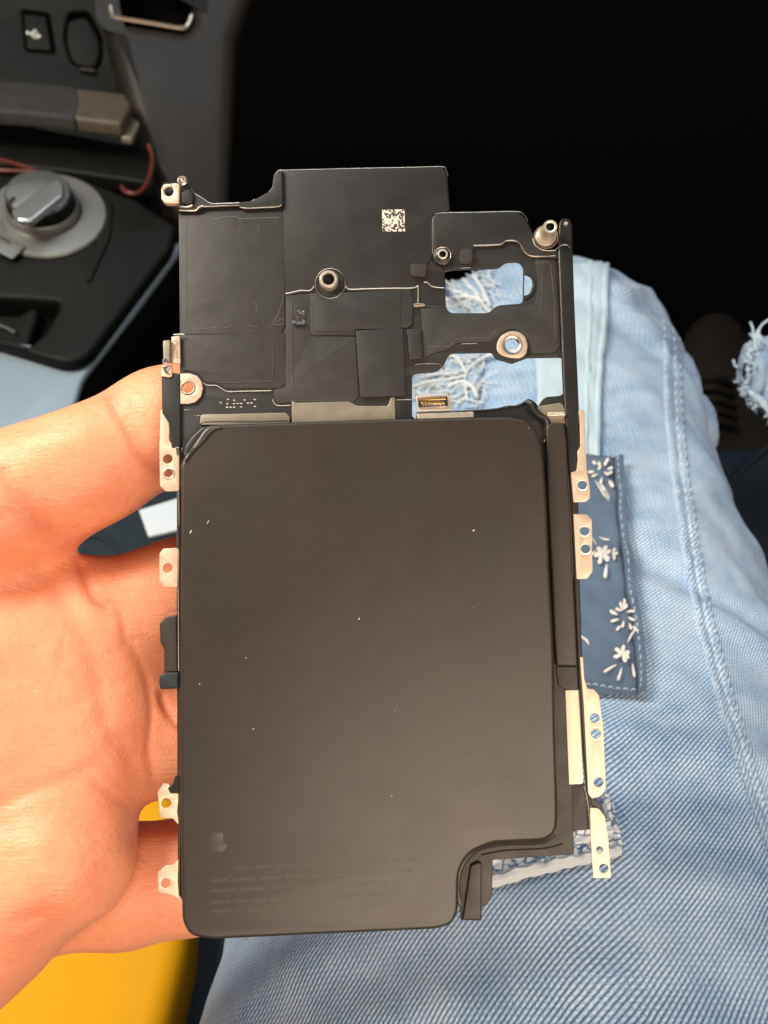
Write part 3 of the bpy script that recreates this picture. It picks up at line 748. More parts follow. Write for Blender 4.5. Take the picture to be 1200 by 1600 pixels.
# ------------------------------------------------------------------ hand (one continuous surface from a smooth distance field)
def K(px, py, d): return np.array(ray(px, py)*d, dtype=np.float32)
def rcone(P, a, b, ra, rb):
    ab = b - a; t = np.clip(((P - a) @ ab)/(ab @ ab), 0, 1)
    return np.linalg.norm(P - a - t[..., None]*ab, axis=-1) - (ra + (rb-ra)*t)
def smin(a, b, k):
    h = np.clip(.5 + .5*(b-a)/k, 0, 1); return b*(1-h) + a*h - k*h*(1-h)
def build_hand():
    vox = .0008
    lo = np.array([-.165, -.115, -.262]); hi = np.array([-.005, .062, -.148])
    dims = np.ceil((hi-lo)/vox).astype(int)
    g = np.stack(np.meshgrid(*[lo[i] + vox*np.arange(dims[i]) for i in range(3)], indexing='ij'), -1).astype(np.float32)
    def chain(pts, k=.004):
        f = None
        for (x0, y0, d0, r0), (x1, y1, d1, r1) in zip(pts[:-1], pts[1:]):
            e = rcone(g, K(x0, y0, d0), K(x1, y1, d1), r0, r1); f = e if f is None else smin(f, e, k)
        return f
    index = chain([(-220, 930, .204, .0170), (-60, 815, .201, .0148), (60, 762, .201, .0120), (150, 722, .2010, .0112), (262, 664, .204, .0110), (400, 612, .207, .0098), (500, 590, .209, .0085)], .006)
    middle = chain([(-220, 1030, .206, .0170), (20, 1000, .207, .0150), (130, 975, .2085, .0122), (280, 930, .2115, .0112), (420, 900, .213, .0100), (540, 890, .214, .0085)], .006)
    ring_ = chain([(-220, 1180, .206, .0180), (0, 1150, .206, .0165), (140, 1150, .2060, .0130), (270, 1158, .2100, .0105), (420, 1150, .213, .0098), (530, 1145, .214, .0085)], .006)
    palm = chain([(-330, 1280, .206, .0210), (-80, 1210, .205, .0200), (110, 1130, .2065, .0150)], .01)
    mound = chain([(-330, 1500, .200, .0210), (-80, 1450, .197, .0170), (98, 1338, .1955, .0142)], .008)
    pinky = chain([(60, 1395, .2080, .0130), (190, 1385, .2100, .0118), (300, 1368, .2120, .0112), (430, 1350, .213, .0095), (520, 1345, .214, .008)], .005)
    thumb = chain([(-330, 1180, .200, .0200), (-400, 960, .192, .0150), (-395, 800, .186, .0115), (-370, 690, .184, .0095)], .006)
    wrist = chain([(-330, 1320, .206, .0220), (-520, 1420, .206, .0230)], .01)
    f = smin(palm, ring_, .009); f = smin(f, middle, .014); f = smin(f, index, .0075)
    f = smin(f, wrist, .012); f = smin(f, thumb, .010)
    f = smin(f, mound, .010)
    f = smin(f, pinky, .0016)
    # naive surface nets
    ins = f < 0
    c = [f[i:f.shape[0]-1+i, j:f.shape[1]-1+j, k:f.shape[2]-1+k] for i in (0, 1) for j in (0, 1) for k in (0, 1)]
    cin = sum((q < 0).astype(int) for q in c); act = (cin > 0) & (cin < 8)
    idx = np.argwhere(act); vid = -np.ones(act.shape, int); vid[act] = np.arange(len(idx))
    acc = np.zeros((len(idx), 3)); cnt = np.zeros(len(idx))
    offs = [(i, j, k) for i in (0, 1) for j in (0, 1) for k in (0, 1)]
    vals = [q[act] for q in c]
    for p in range(8):
        for q in range(p+1, 8):
            d = [abs(offs[p][m]-offs[q][m]) for m in range(3)]
            if sum(d) != 1: continue
            m = (vals[p] < 0) != (vals[q] < 0)
            t = vals[p]/(vals[p]-vals[q]+1e-12)
            pt = np.array(offs[p])[None] + t[:, None]*(np.array(offs[q])-np.array(offs[p]))[None]
            acc[m] += pt[m]; cnt[m] += 1
    V = lo + vox*(idx + acc/cnt[:, None])
    faces = []
    for ax_ in range(3):
        a1, a2 = (ax_+1) % 3, (ax_+2) % 3
        sl0 = [slice(None)]*3; sl1 = [slice(None)]*3; sl0[ax_] = slice(0, -1); sl1[ax_] = slice(1, None)
        s0, s1 = ins[tuple(sl0)], ins[tuple(sl1)]
        e = np.argwhere(s0 != s1)
        e = e[(e[:, a1] > 0) & (e[:, a2] > 0) & (e[:, a1] < f.shape[a1]-1) & (e[:, a2] < f.shape[a2]-1)]
        flip = s0[tuple(e.T)]
        u1 = np.zeros(3, int); u1[a1] = 1; u2 = np.zeros(3, int); u2[a2] = 1
        q = np.stack([vid[tuple((e-u1-u2).T)], vid[tuple((e-u2).T)], vid[tuple(e.T)], vid[tuple((e-u1).T)]], 1)
        q[~flip] = q[~flip][:, ::-1]; faces.append(q)
    F = np.concatenate(faces); F = F[(F >= 0).all(1)]
    # smooth, then press in the skin creases seen on the palm side
    nb = np.concatenate([F[:, [0, 1]], F[:, [1, 2]], F[:, [2, 3]], F[:, [3, 0]]]); nb = np.concatenate([nb, nb[:, ::-1]])
    for it in range(4):
        s = np.zeros_like(V); np.add.at(s, nb[:, 0], V[nb[:, 1]]); n_ = np.bincount(nb[:, 0], minlength=len(V))
        V = V*.4 + .6*s/np.maximum(n_, 1)[:, None]
    fn = np.cross(V[F[:, 2]]-V[F[:, 0]], V[F[:, 3]]-V[F[:, 1]])
    N = np.zeros_like(V)
    for k in range(4): np.add.at(N, F[:, k], fn)
    N /= np.linalg.norm(N, axis=1)[:, None] + 1e-12
    front = np.clip(N[:, 2]*1.6, 0, 1)
    px = 600 + V[:, 0]/-V[:, 2]*FPX; py = 800 - V[:, 1]/-V[:, 2]*FPX
    def pdist(pts):
        pts = [(p.x, p.y) for p in smooth_path([Vector((x, y, 0)) for x, y in pts], 6)]
        best = np.full(len(V), 1e9)
        xs, ys = [q[0] for q in pts], [q[1] for q in pts]
        sel = np.nonzero((px > min(xs)-60) & (px < max(xs)+60) & (py > min(ys)-60) & (py < max(ys)+60))[0]
        qx, qy = px[sel], py[sel]; bb = best[sel]
        for (x0, y0), (x1, y1) in zip(pts[:-1], pts[1:]):
            dx, dy = x1-x0, y1-y0; t = np.clip(((qx-x0)*dx+(qy-y0)*dy)/(dx*dx+dy*dy+1e-9), 0, 1)
            bb = np.minimum(bb, np.hypot(qx-x0-t*dx, qy-y0-t*dy))
        best[sel] = bb; return best
    cre = np.zeros(len(V)); disp = np.zeros(len(V))
    CR = [([(168, 618), (180, 640), (196, 668), (212, 700), (232, 726), (252, 742)], 5, .00055, .9), ([(178, 622), (192, 644), (208, 672), (224, 700)], 3, .0003, .5),
          ([(190, 640), (206, 660), (220, 686), (240, 712)], 3, .00025, .4), ([(205, 625), (222, 650), (246, 676)], 3, .0002, .3),
          ([(6, 736), (24, 770), (48, 808), (80, 838), (112, 852)], 8, .0006, .8), ([(20, 800), (46, 830), (80, 850)], 4, .0003, .5), ([(30, 772), (54, 800), (90, 826)], 3, .0002, .4),
          ([(128, 884), (136, 912), (150, 936), (168, 946)], 6, .0009, .9), ([(150, 940), (180, 945), (192, 970), (196, 1005)], 6, .0004, .5),
          ([(200, 1000), (226, 1050), (236, 1110), (232, 1170), (240, 1230)], 6, .0004, .4), ([(252, 1086), (262, 1110), (282, 1136)], 6, .0009, .8),
          ([(-10, 1264), (40, 1240), (90, 1222), (130, 1206)], 12, .0005, .5), ([(130, 1206), (160, 1184), (190, 1160)], 12, .00025, .3), ([(100, 1000), (86, 1060), (74, 1110)], 5, .00015, .2),
          ([(130, 1206), (170, 1240), (205, 1262)], 5, .0003, .4), ([(150, 1190), (185, 1222), (212, 1250)], 3, .0002, .3), ([(0, 1130), (50, 1118), (120, 1100), (180, 1070)], 12, .0002, .12), ([(30, 1440), (60, 1430)], 14, .0003, .7),
          ([(180, 1160), (200, 1185), (210, 1215)], 14, .0003, .6), ([(210, 1320), (224, 1345)], 3, .0002, .4), ([(60, 880), (110, 960), (150, 1040), (165, 1120)], 16, .0004, .15)]
    for j in range(46):                        # short fine lines across the palm and finger
        x0, y0 = rng.uniform(0, 240), rng.uniform(620, 1440); aa = rng.normal(.9 if y0 < 900 else -.5, .5); ln = rng.uniform(12, 40)
        CR.append(([(x0, y0), (x0 + ln*.5*math.cos(aa), y0 + ln*.5*math.sin(aa) + rng.uniform(-3, 3)), (x0 + ln*math.cos(aa), y0 + ln*math.sin(aa))], 2.2, rng.uniform(.00006, .00016), .18))
    for pts, w, dep, red in CR:
        d = pdist(pts); e = np.exp(-(d/w)**2); disp = np.maximum(disp, e*dep); cre = np.maximum(cre, np.exp(-(d/(w*2.6))**2)*red)
    V = V - N*(disp*front)[:, None]
    # low lumps so the palm is not a perfect surface
    def vn(u, v, s_): return (np.sin(u*2.1+v*1.3+s_)+np.sin(u*3.7-v*2.9+s_*1.7)+np.sin(u*1.1+v*5.3+s_*.6))/3
    lump = vn(V[:, 0]*90, V[:, 1]*90, 1) + .6*vn(V[:, 1]*170, V[:, 2]*150, 3)
    V = V + N*(lump*.00032)[:, None]
    return V, F, cre*front
HV, HF, HC = build_hand()
hb = at(60, 1200, .205)
Rn = np.array(R3)
HW = HV @ Rn.T + np.array(CAM) - np.array(hb)
hme = bpy.data.meshes.new('hand'); hme.from_pydata(HW.tolist(), [], HF.tolist()); hme.update()
at_ = hme.attributes.new('crease', 'FLOAT', 'POINT'); at_.data.foreach_set('value', HC.astype(np.float32))
hand = link('hand', hme, M['skin']); hand.location = hb
hme.polygons.foreach_set('use_smooth', [True]*len(hme.polygons))
if 'sharp_edge' in hme.attributes: hme.attributes.remove(hme.attributes['sharp_edge'])
tag(hand, 'bare left hand with palm up holding the phone frame from behind', 'hand')

# ------------------------------------------------------------------ the phone frame with its battery
DF = Frame(590, 860, 0.185, (0, 0.114, 1))
dev = root('phone_frame', DF.M, 'dismantled black phone inner frame with large battery, held in the hand', 'phone part')
CUT_A = rounded([(695, 422), (780, 419), (789, 410), (811, 409), (818, 418), (817, 474), (776, 477), (764, 489), (704, 489), (697, 482)], 7)
CUT_B = rounded([(644, 584, 8), (682, 581, 10), (694, 571, 8), (701, 552, 10), (768, 551, 2), (776, 561, 2), (800, 568, 2), (824, 559, 2), (882, 558, 10), (881, 618, 10), (851, 620, 8), (842, 632, 6), (836, 646, 3), (650, 656, 3), (644, 650, 3)], 4)
# main sheet
prism('plate', DF, [(279, 331), (281, 322), (312, 322, 3), (330, 318, 6), (374, 317), (396, 314, 8), (424, 298, 10), (428, 284, 6), (430, 268, 8), (441, 265), (560, 262.5), (698, 260, 16), (703, 331, 3), (748, 333), (868, 391), (876, 392), (886, 660), (872, 700), (892, 1040), (896, 1300),
                    (760, 1330), (700, 1420), (300, 1440), (281, 1400), (281, 700), (281, 530)], -.6, 0, M['plate'], dev, .12, 0,
      (CUT_A, CUT_B, circle(294, 606, 10), circle(515, 440, 9), circle(800, 540, 13), circle(691, 402, 5), rounded([(819, 428), (829, 432), (834, 444), (829, 458), (819, 463)], 3)))
# upper right raised sheet
prism('camera_plate', DF, [(678, 398), (676, 340, 14), (684, 334, 4), (812, 330, 22), (828, 352, 12), (836, 376, 10), (848, 390, 8), (872, 392, 3), (874, 404, 2), (822, 400, 8), (816, 386, 8), (806, 376, 6), (792, 377, 6), (780, 383, 3), (740, 384, 2), (740, 412), (716, 420), (698, 424), (694, 420)], 0, .55, M['plate'], dev, .15, 2, (circle(691, 402, 9),))
wire('bent_edge', DF, [(676, 396), (676, 346), (679, 338), (688, 333), (750, 331.5), (806, 330.5), (818, 335), (825, 346)], .5, .06, M['edge'], dev)
wire('bent_edge', DF, [(740, 384), (780, 382.5), (790, 377), (804, 376.5), (813, 382), (818, 392), (828, 400), (850, 401), (868, 400)], .45, .15, M['copper'], dev)
wire('bent_edge', DF, [(832, 372), (836, 383), (846, 390), (858, 392), (868, 391)], .5, .10, M['steel'], dev)
# upper centre sheet with its lower seam
prism('upper_plate', DF, [(441, 267), (560, 264), (696, 262, 14), (701, 330), (676, 334, 4), (676, 400), (668, 412), (646, 452, 4), (641, 453), (540, 455), (536, 446), (515, 428), (495, 446), (490, 456), (462, 459), (445, 464)], 0, .18, M['plate'], dev, .06, 0)
wire('bent_edge', DF, [(441, 266), (500, 264.5), (560, 263), (640, 261.5), (690, 260.5), (697, 265), (700, 275)], .1, .05, M['edge'], dev)
wire('bent_edge', DF, [(446, 459), (456, 457), (470, 454), (484, 454), (491, 447)], .25, .10, M['steel'], dev)
wire('bent_edge', DF, [(540, 446), (546, 452), (570, 451.5), (610, 450.5), (645, 450), (652, 446)], .25, .10, M['steel'], dev)
wire('bent_edge', DF, [(653, 446), (653.5, 460), (653, 474)], .25, .09, M['steel'], dev)
wire('bent_edge', DF, [(662, 441), (668, 442), (676, 448), (694, 450)], .25, .09, M['steel'], dev)
prism('spring_contact', DF, [(645, 475), (654, 473), (665, 475), (664, 478), (647, 479)], .0, .45, M['copper'], dev, .08, 1)
wire('bent_edge', DF, [(696, 424), (712, 420), (722, 419), (735, 418)], .3, .08, M['steel'], dev)
# films and tapes
prism('graphite_film', DF, [(281, 336), (352, 333), (440, 331), (443, 338), (445, 505), (440, 521), (284, 523)], 0, .22, M['film'], dev, .08, 2)
prism('graphite_film', DF, [(283, 523), (440, 520), (445, 522), (446, 598, 6), (438, 606, 4), (352, 607), (340, 598, 5), (322, 597), (312, 585, 6), (300, 580), (284, 578)], 0, .16, M['film'], dev, .06, 2)
wire('film_crease_sheen', DF, [(330, 343), (340, 342), (350, 339.5), (370, 339), (375, 342), (400, 341), (436, 340)], .22, .07, M['crease'], dev)
wire('film_crease_sheen', DF, [(373, 340), (376, 350), (372, 362)], .22, .06, M['crease'], dev)
wire('film_crease_sheen', DF, [(292, 345), (291, 400), (292, 480), (288, 512)], .22, .05, M['crease'], dev)
for pts in ([(424, 506), (432, 498), (438, 488)], [(424, 508), (436, 507), (444, 507)], [(346, 512), (358, 511), (366, 506)], [(426, 530), (427, 560), (425, 592)], [(340, 598), (380, 597), (428, 595)], [(386, 508), (395, 510), (404, 511)]):
    wire('film_crease_sheen', DF, pts, .24, .055, M['crease'], dev)
prism('graphite_film', DF, [(447, 462), (482, 459), (486, 458), (486, 524), (555, 526), (560, 618), (552, 628, 3), (456, 628, 4), (434, 630), (428, 622, 5), (428, 610), (446, 604)], 0, .14, M['film'], dev, .05, 2)
prism('tape_patch', DF, [(484, 458), (500, 457), (515, 464), (532, 457), (642, 452), (645, 470), (644, 506), (636, 512), (556, 514), (555, 524, 1), (486, 524, 4)], .0, .34, M['tape'], dev, .1, 2)
prism('tape_patch', DF, [(490, 466), (496, 463), (510, 468), (534, 463), (626, 460), (626, 514), (556, 514), (552, 518), (492, 518)], .30, .42, M['tape'], dev, .05, 2)
prism('tape_patch', DF, [(556, 516), (630, 513), (634, 618), (563, 621)], .2, .75, M['tape'], dev, .14, 2)
prism('tape_patch', DF, [(636, 514), (657, 513), (660, 560), (640, 562)], .1, .70, M['tape'], dev, .12, 2)
prism('graphite_film', DF, [(658, 481), (696, 482), (700, 490, 4), (766, 490, 4), (778, 479, 3), (822, 478), (836, 474), (842, 440), (836, 412), (838, 404), (868, 406), (876, 540, 3), (866, 551), (832, 552), (826, 530, 12), (806, 512, 12), (788, 516, 10), (768, 534, 5), (714, 535, 6), (702, 545, 4), (676, 552), (662, 560)], 0, .16, M['film'], dev, .05, 2)
wire('film_crease_sheen', DF, [(668, 542), (700, 541), (712, 530), (740, 528), (764, 527), (776, 514)], .16, .06, M['crease'], dev)
wire('bent_edge', DF, [(722, 537.5), (735, 537), (746, 537)], .1, .07, M['edge'], dev)
wire('bent_edge', DF, [(649, 571), (655, 569), (680, 568.5), (688, 570), (692, 576)], .1, .07, M['edge'], dev)
wire('film_crease_sheen', DF, [(836, 412), (858, 411), (862, 430), (866, 470), (868, 530)], .16, .05, M['crease'], dev)
prism('slot_rim', DF, [(818, 424), (832, 428, 6), (838, 444, 8), (832, 462, 6), (818, 468)], 0, .25, M['plate'], dev, .08, 2, (rounded([(819, 428), (829, 432), (834, 444), (829, 458), (819, 463)], 3),))
wire('bent_edge', DF, [(819, 428), (828, 431), (832, 443), (828, 458), (819, 462)], .15, .08, M['edge'], dev)
prism('foam_pad', DF, [(641, 414), (644, 411), (666, 412), (667, 418), (664, 431), (644, 432), (641, 426)], .1, .9, M['pad'], dev, .12, 1)
wire('pad_edge', DF, [(643, 430), (652, 431.5), (664, 431)], .8, .05, M['edge'], dev, smooth=False)
prism('foam_pad', DF, [(720, 388), (736, 388), (739, 394), (738, 408), (733, 413), (720, 412), (717, 405)], .5, 1.0, M['pad'], dev, .12, 2)
for pts in ([(428, 500), (434, 490), (440, 474), (444, 462)], [(420, 512), (430, 503), (443, 497)], [(395, 470), (402, 480), (400, 490)], [(300, 512), (320, 514), (345, 511)], [(384, 505), (386, 470), (384, 440)], [(405, 352), (402, 362), (395, 372)], [(500, 472), (540, 470), (600, 466)], [(560, 520), (592, 518), (626, 516)],
            [(640, 480), (660, 478), (690, 480)], [(456, 470), (455, 500), (456, 560), (458, 610)], [(494, 500), (493, 480), (498, 470)], [(846, 420), (846, 470), (838, 500), (820, 508)]):
    wire('film_crease_sheen', DF, [(x + random.uniform(-1, 1), y + random.uniform(-1, 1)) for x, y in pts], .34 if 485 < pts[0][0] < 640 else .2, random.uniform(.04, .075), M['crease'], dev)
# crumpled scrap of clear tape
bm = bmesh.new(); G = {}
for j in range(6):
    for i in range(6):
        G[i, j] = bm.verts.new(DF.loc(456 + i*4.2, 484 + j*4.6, (.25 + .35*abs(vnoise(i*1.3, j*1.7, 9)) + (.3 if j == 5 else 0))*MM))
for j in range(5):
    for i in range(5):
        if i + j > 1: bm.faces.new((G[i, j], G[i, j+1], G[i+1, j+1], G[i+1, j]))
me = bpy.data.meshes.new('foil_scrap'); bm.to_mesh(me); bm.free()
M['foil'] = m_simple('shiny_tape_scrap', C(.09, .085, .08), .16, .6, .4, 900, 900, .8, .0004)
link('foil_scrap', me, M['foil'], dev, smooth=False)
# marked square (code left out), stamped dots
prism('marked_square', DF, [(597, 328), (632, 327), (633, 361.5), (597.5, 362)], .17, .23, M['mark'], dev, .01)
vs_, fs = [], []
for X, Y in ((250, 292), (365, 240), (350, 310), (350, 365), (405, 363), (460, 255), (460, 307), (460, 362), (515, 305), (570, 305), (570, 358), (625, 250), (677, 298), (732, 297), (785, 245), (785, 350)):
    x, y = 320 + X/10, 600 + Y/10; b = len(vs_)
    for a in range(8): vs_.append(DF.loc(x + 1.9*math.cos(a*math.pi/4), y + .95*math.sin(a*math.pi/4), .05*MM))
    vs_.append(DF.loc(x, y, .14*MM))
    fs += [(b+(a+1) % 8, b+a, b+8) for a in range(8)]
link('stamped_marking', mesh_of('stamped_marking', vs_, fs), M['dot'], dev)
# lower left skirt edges
wire('bent_edge', DF, [(284, 580), (286, 582)], .2, .1, M['edge'], dev, smooth=False)
wire('bent_edge', DF, [(318, 598), (324, 602), (338, 602.5), (346, 607), (356, 612), (376, 611.5), (424, 610.5)], .15, .09, M['steel'], dev)
wire('bent_edge', DF, [(426, 624), (429, 631), (436, 634), (454, 633.5)], .15, .09, M['steel'], dev)
wire('bent_edge', DF, [(288, 641), (296, 641), (302, 648), (308, 650), (314, 649)], .1, .05, M['edge'], dev)
prism('shield_strip', DF, [(313, 650, 3), (318, 647), (360, 646.5), (447, 644.5, 4), (453, 652), (452, 664), (312, 664)], 0, .5, M['tab2'], dev, .12, 1)
prism('shield_strip', DF, [(456, 626), (462, 629), (546, 627.5, 2), (558, 634, 4), (606, 634, 3), (611, 620, 1), (617, 620), (618, 664), (456, 664)], 0, .4, M['tab2'], dev, .1, 0)
prism('black_gap', DF, [(619, 628), (643, 627), (644, 664), (619, 664)], -.4, .2, M['rubber'], dev, .05)
wire('bent_edge', DF, [(619, 625), (630, 624.5), (643, 624.5)], .2, .08, M['steel'], dev, smooth=False)
# board connector with gold pins
cn = prism('board_connector', DF, [(650, 620), (655, 617), (700, 616), (704, 620), (705, 641), (652, 643)], -.2, .5, M['steel'], dev, .12, 1)
prism('socket', DF, [(653, 621), (699, 619), (700, 634), (654, 636)], .4, 1.0, M['rubber'], cn, .08, 1)
prism('gold_bar', DF, [(655, 621), (697, 619.5), (697, 624.5), (655, 626)], .9, 1.25, M['gold'], cn, .08)
prism('gold_bar', DF, [(658, 628), (695, 626.8), (695, 631), (658, 632)], .9, 1.2, M['gold'], cn, .08)
for k in range(8): prism('pin', DF, [(660+k*4.6, 631), (662.4+k*4.6, 631), (662.4+k*4.6, 634.4), (660+k*4.6, 634.4)], .9, 1.1, M['chrome'], cn, .03)
prism('flex_edge', DF, [(650, 645), (720, 641), (760, 639.5), (792, 636), (812, 632), (826, 624), (836, 628), (846, 640), (846, 664), (650, 664)], -.6, .1, M['rubber'], dev, .1, 2)
wire('bent_edge', DF, [(651, 645), (690, 643.5), (740, 641), (776, 638.5), (790, 635), (806, 634), (816, 630), (822, 626)], .3, .16, M['chrome'], dev)
prism('flex_fold', DF, [(651, 646), (740, 643), (741, 652), (652, 655)], 0, .35, M['steel'], dev, .15, 2)
# rubber boot and clip beside the battery's top corner
tube('rubber_seal', smooth_path([DF.loc(824, 629, .0012), DF.loc(830, 632, .0018), DF.loc(834, 641, .0018), DF.loc(842, 650, .0018), DF.loc(852, 656, .0015), DF.loc(856, 668, .0012), DF.loc(856, 684, .001)], 6), .00075, M['rubber'], dev)
prism('clip', DF, [(836, 640, 2), (842, 634), (878, 628, 6), (884, 640), (884, 662), (862, 664), (858, 680), (852, 690), (850, 655)], .0, .9, M['tab2'], dev, .3, 1)
prism('clip', DF, [(856, 643), (883, 643), (884, 650), (856, 651)], .8, 1.9, M['steel'], dev, .4, 1, (), 4)

# side rails
prism('side_rail', DF, [(874, 348, 4), (878, 341, 5), (891, 341, 6), (894, 352), (898, 480), (905, 640), (908, 700), (903, 740), (906, 905), (910, 1030), (916, 1110), (924, 1250), (929, 1268, 2), (922, 1272), (912, 1180), (903, 1040), (892, 800), (884, 660), (878, 520), (873, 392)], -.6, 1.4, M['rail'], dev, .25, 0, (circle(884, 350, 3.4, 14),), 3)
wire('bent_edge', DF, [(873, 393), (875, 440), (878, 520), (881, 600), (885, 665), (889, 735)], 1.25, .05, M['edge'], dev)
wire('bent_edge', DF, [(868, 391), (876, 384), (886, 383), (891, 388)], 1.35, .12, M['edge'], dev)
lathe('pin_rivet', DF, 884, 350, [(.40, -.5), (.40, .2), (.30, .42), (0, .46)], M['steel'], dev, 1.2, 16)
prism('side_rail', DF, [(252, 586), (271, 582), (282, 584), (282, 700), (268, 700), (263, 660), (253, 645)], -.6, .6, M['rail'], dev, .2, 1)
prism('side_rail', DF, [(276, 766), (282, 766), (282, 1400), (278, 1400), (276, 1000)], -.6, .5, M['rail'], dev, .12, 0)
wire('bent_edge', DF, [(279, 768), (280, 820)], .6, .05, M['steel'], dev, smooth=False)
wire('bent_edge', DF, [(278.5, 918), (279, 1048)], .6, .06, M['steel'], dev, smooth=False)
prism('side_latch', DF, [(249, 974), (258, 964, 3), (276, 961), (277, 1050), (256, 1050), (256, 1014, 3), (250, 1004)], -.4, .9, M['flange'], dev, .25, 1)
prism('latch_block', DF, [(249, 1056, 3), (256, 1051), (279, 1050), (279, 1076), (250, 1077, 3), (248, 1066)], -.4, 1.4, M['block'], dev, .3, 1)
prism('side_latch', DF, [(262, 1232), (270, 1224), (274, 1212), (280, 1212), (280, 1240), (266, 1240)], .3, .8, M['rail'], dev, .15, 1)

# mounting tabs, each with its punched holes
def tab(pts, holes, h0=.2, h1=.5, mat='tab', r=2):
    o = prism('mounting_tab', DF, pts, h0, h1, M[mat], dev, .07, r, [circle(x, y, rr, 20) for x, y, rr in holes])
    return o
tab([(251, 641), (262, 641), (265, 662), (264, 688), (271, 696), (280, 700), (280, 767), (259, 768), (250, 760), (249, 700)], [(262, 717, 7.4), (263.5, 739.5, 7)])
tab([(249, 866), (255, 857), (280, 856), (280, 917), (256, 917), (249, 909)], [(262, 887.5, 7.6)])
tab([(246, 1238), (256, 1224), (264, 1225), (268, 1236), (280, 1238), (277, 1268), (280, 1290), (270, 1279), (250, 1278)], [(259.5, 1255, 7.6)])
tab([(246, 1364), (258, 1353), (270, 1352), (279, 1343), (278, 1378), (280, 1406), (270, 1399), (247, 1395)], [(259, 1380, 7.6)])
tab([(904, 641), (913, 640), (915, 690), (917, 735), (922, 762), (922, 778), (916, 784), (896, 785), (892, 738), (901, 736), (903, 718), (902, 706), (907, 698), (906, 660)], [(910, 758, 7.8)], 1.2, 1.6, r=3)
tab([(896, 803), (918, 804), (925, 812), (926, 893), (918, 904), (901, 905)], [(913.5, 830, 7.4), (915, 857.5, 7.4)], 1.2, 1.6)
tab([(906, 1026), (911, 1027), (913, 1060), (918, 1076), (928, 1077), (936, 1086), (938, 1100), (943, 1140), (947, 1232), (940, 1243), (925, 1248), (919, 1240), (912, 1100)], [(929.6, 1122, 7.6), (931, 1147, 7.4), (935.5, 1222, 7.6)], 1.2, 1.6)
tab([(922, 1262), (935, 1263), (945, 1275), (950, 1305), (955, 1372), (927, 1372), (923, 1310)], [(937, 1328, 5.5), (943.5, 1357, 7.4)], 1.2, 1.6)
for x, y in ((263.5, 739.5),): lathe('hole_rim', DF, x, y, [(.80, 0), (1.12, 0), (1.12, .12), (.95, .22), (.80, .12)], M['steel'], dev, .5, 24)
for x, y in ((910, 758), (913.5, 830), (915, 857.5), (931, 1147)): lathe('hole_rim', DF, x, y, [(.86, 0), (1.10, 0), (1.08, .06), (.95, .10), (.86, .06)], M['steel'], dev, 1.6, 24)
prism('rail_strip', DF, [(884, 745), (891, 745), (902, 903), (893, 903)], .7, 1.1, M['tab2'], dev, .08, 1)
prism('shield_strip', DF, [(883, 1078), (905, 1078), (912, 1225, 5), (889, 1226)], .3, .8, M['tab'], dev, .08, 2)
prism('lower_bracket', DF, [(889, 1222), (913, 1222), (922, 1296), (894, 1299)], -.3, .5, M['flange'], dev, .12, 1)
wire('bent_edge', DF, [(912, 1228), (918, 1250), (921, 1294)], 1.0, .06, M['copper'], dev)
prism('torn_tag', DF, [(919, 1246), (930, 1246), (938, 1256), (944, 1268), (930, 1262), (924, 1260)], .6, .8, M['rail'], dev, .06, 1)

# washers, posts and standoffs
def washer(pts, cx, cy, hole, h1):
    prism('washer', DF, pts, .0, h1, M['tab'], dev, .1, 0, (circle(cx, cy, hole, 28),))
washer(circle(294, 606, 23)[:10] + [(280, 583.5), (279, 584)] + circle(294, 606, 23)[15:] if False else [(279, 584), (296, 583), (308, 587), (315, 596), (317, 607), (314, 619), (305, 628), (294, 631), (280, 631), (273, 617), (271, 606), (274, 594)], 294, 606, 11.5, .5)
lathe('hole_rim', DF, 294, 606, [(1.15, -.6), (1.15, .55), (1.30, .65), (1.42, .55), (1.42, .4)], M['steel'], dev, 0, 28)
washer(rounded([(776, 548), (777, 535), (784, 523), (797, 517), (811, 518), (821, 526), (825, 540), (822, 554), (812, 560), (796, 559), (783, 555)], 5), 800, 540, 14, .6)
lathe('hole_rim', DF, 800, 540, [(1.42, -.6), (1.42, .5), (1.65, .62), (2.0, .6)], M['edge'], dev, .02, 28)
# threaded standoff in its pocket
so = lathe('standoff', DF, 514, 440, [(1.08, -.2), (1.10, 1.3), (1.25, 1.55), (1.55, 1.55), (1.78, 1.35), (1.80, .9), (1.72, .8), (1.82, .6), (1.86, 0)], M['steel'], dev, 0, 36)
lathe('bore', DF, 514, 440, [(1.08, 1.2), (1.08, -.4), (0, -.4)], M['rubber'], so, .02, 28)
lathe('pocket_rim', DF, 516, 443, [(1.9, .12), (2.55, .12), (2.7, .30), (2.85, .12)], M['plate'], dev, .1, 36)
tube('bent_edge', [DF.loc(516 + 23.5*math.cos(a), 443 - 23.5*math.sin(a), .00036) for a in np.linspace(math.radians(-160), math.radians(340), 50)], .00008, M['edge'], dev, 6)
s2 = lathe('standoff', DF, 691, 402, [(.62, 0), (.64, 1.5), (.80, 1.65), (1.05, 1.6), (1.12, 1.3), (1.28, 1.2), (1.55, 1.15), (1.72, .95), (1.78, .3), (1.85, 0)], M['rail'], dev, .4, 36)
lathe('ring', DF, 691, 402, [(.64, 1.5), (.66, 1.68), (.82, 1.72), (.98, 1.66), (1.0, 1.5)], M['steel'], s2, .4, 30)
lathe('ring', DF, 691, 402, [(1.5, 1.1), (1.62, 1.16), (1.76, .98), (1.8, .6)], M['edge'], s2, .41, 30)
lathe('bore', DF, 691, 402, [(.62, 1.4), (.62, .2), (0, .2)], M['rubber'], s2, .42, 24)
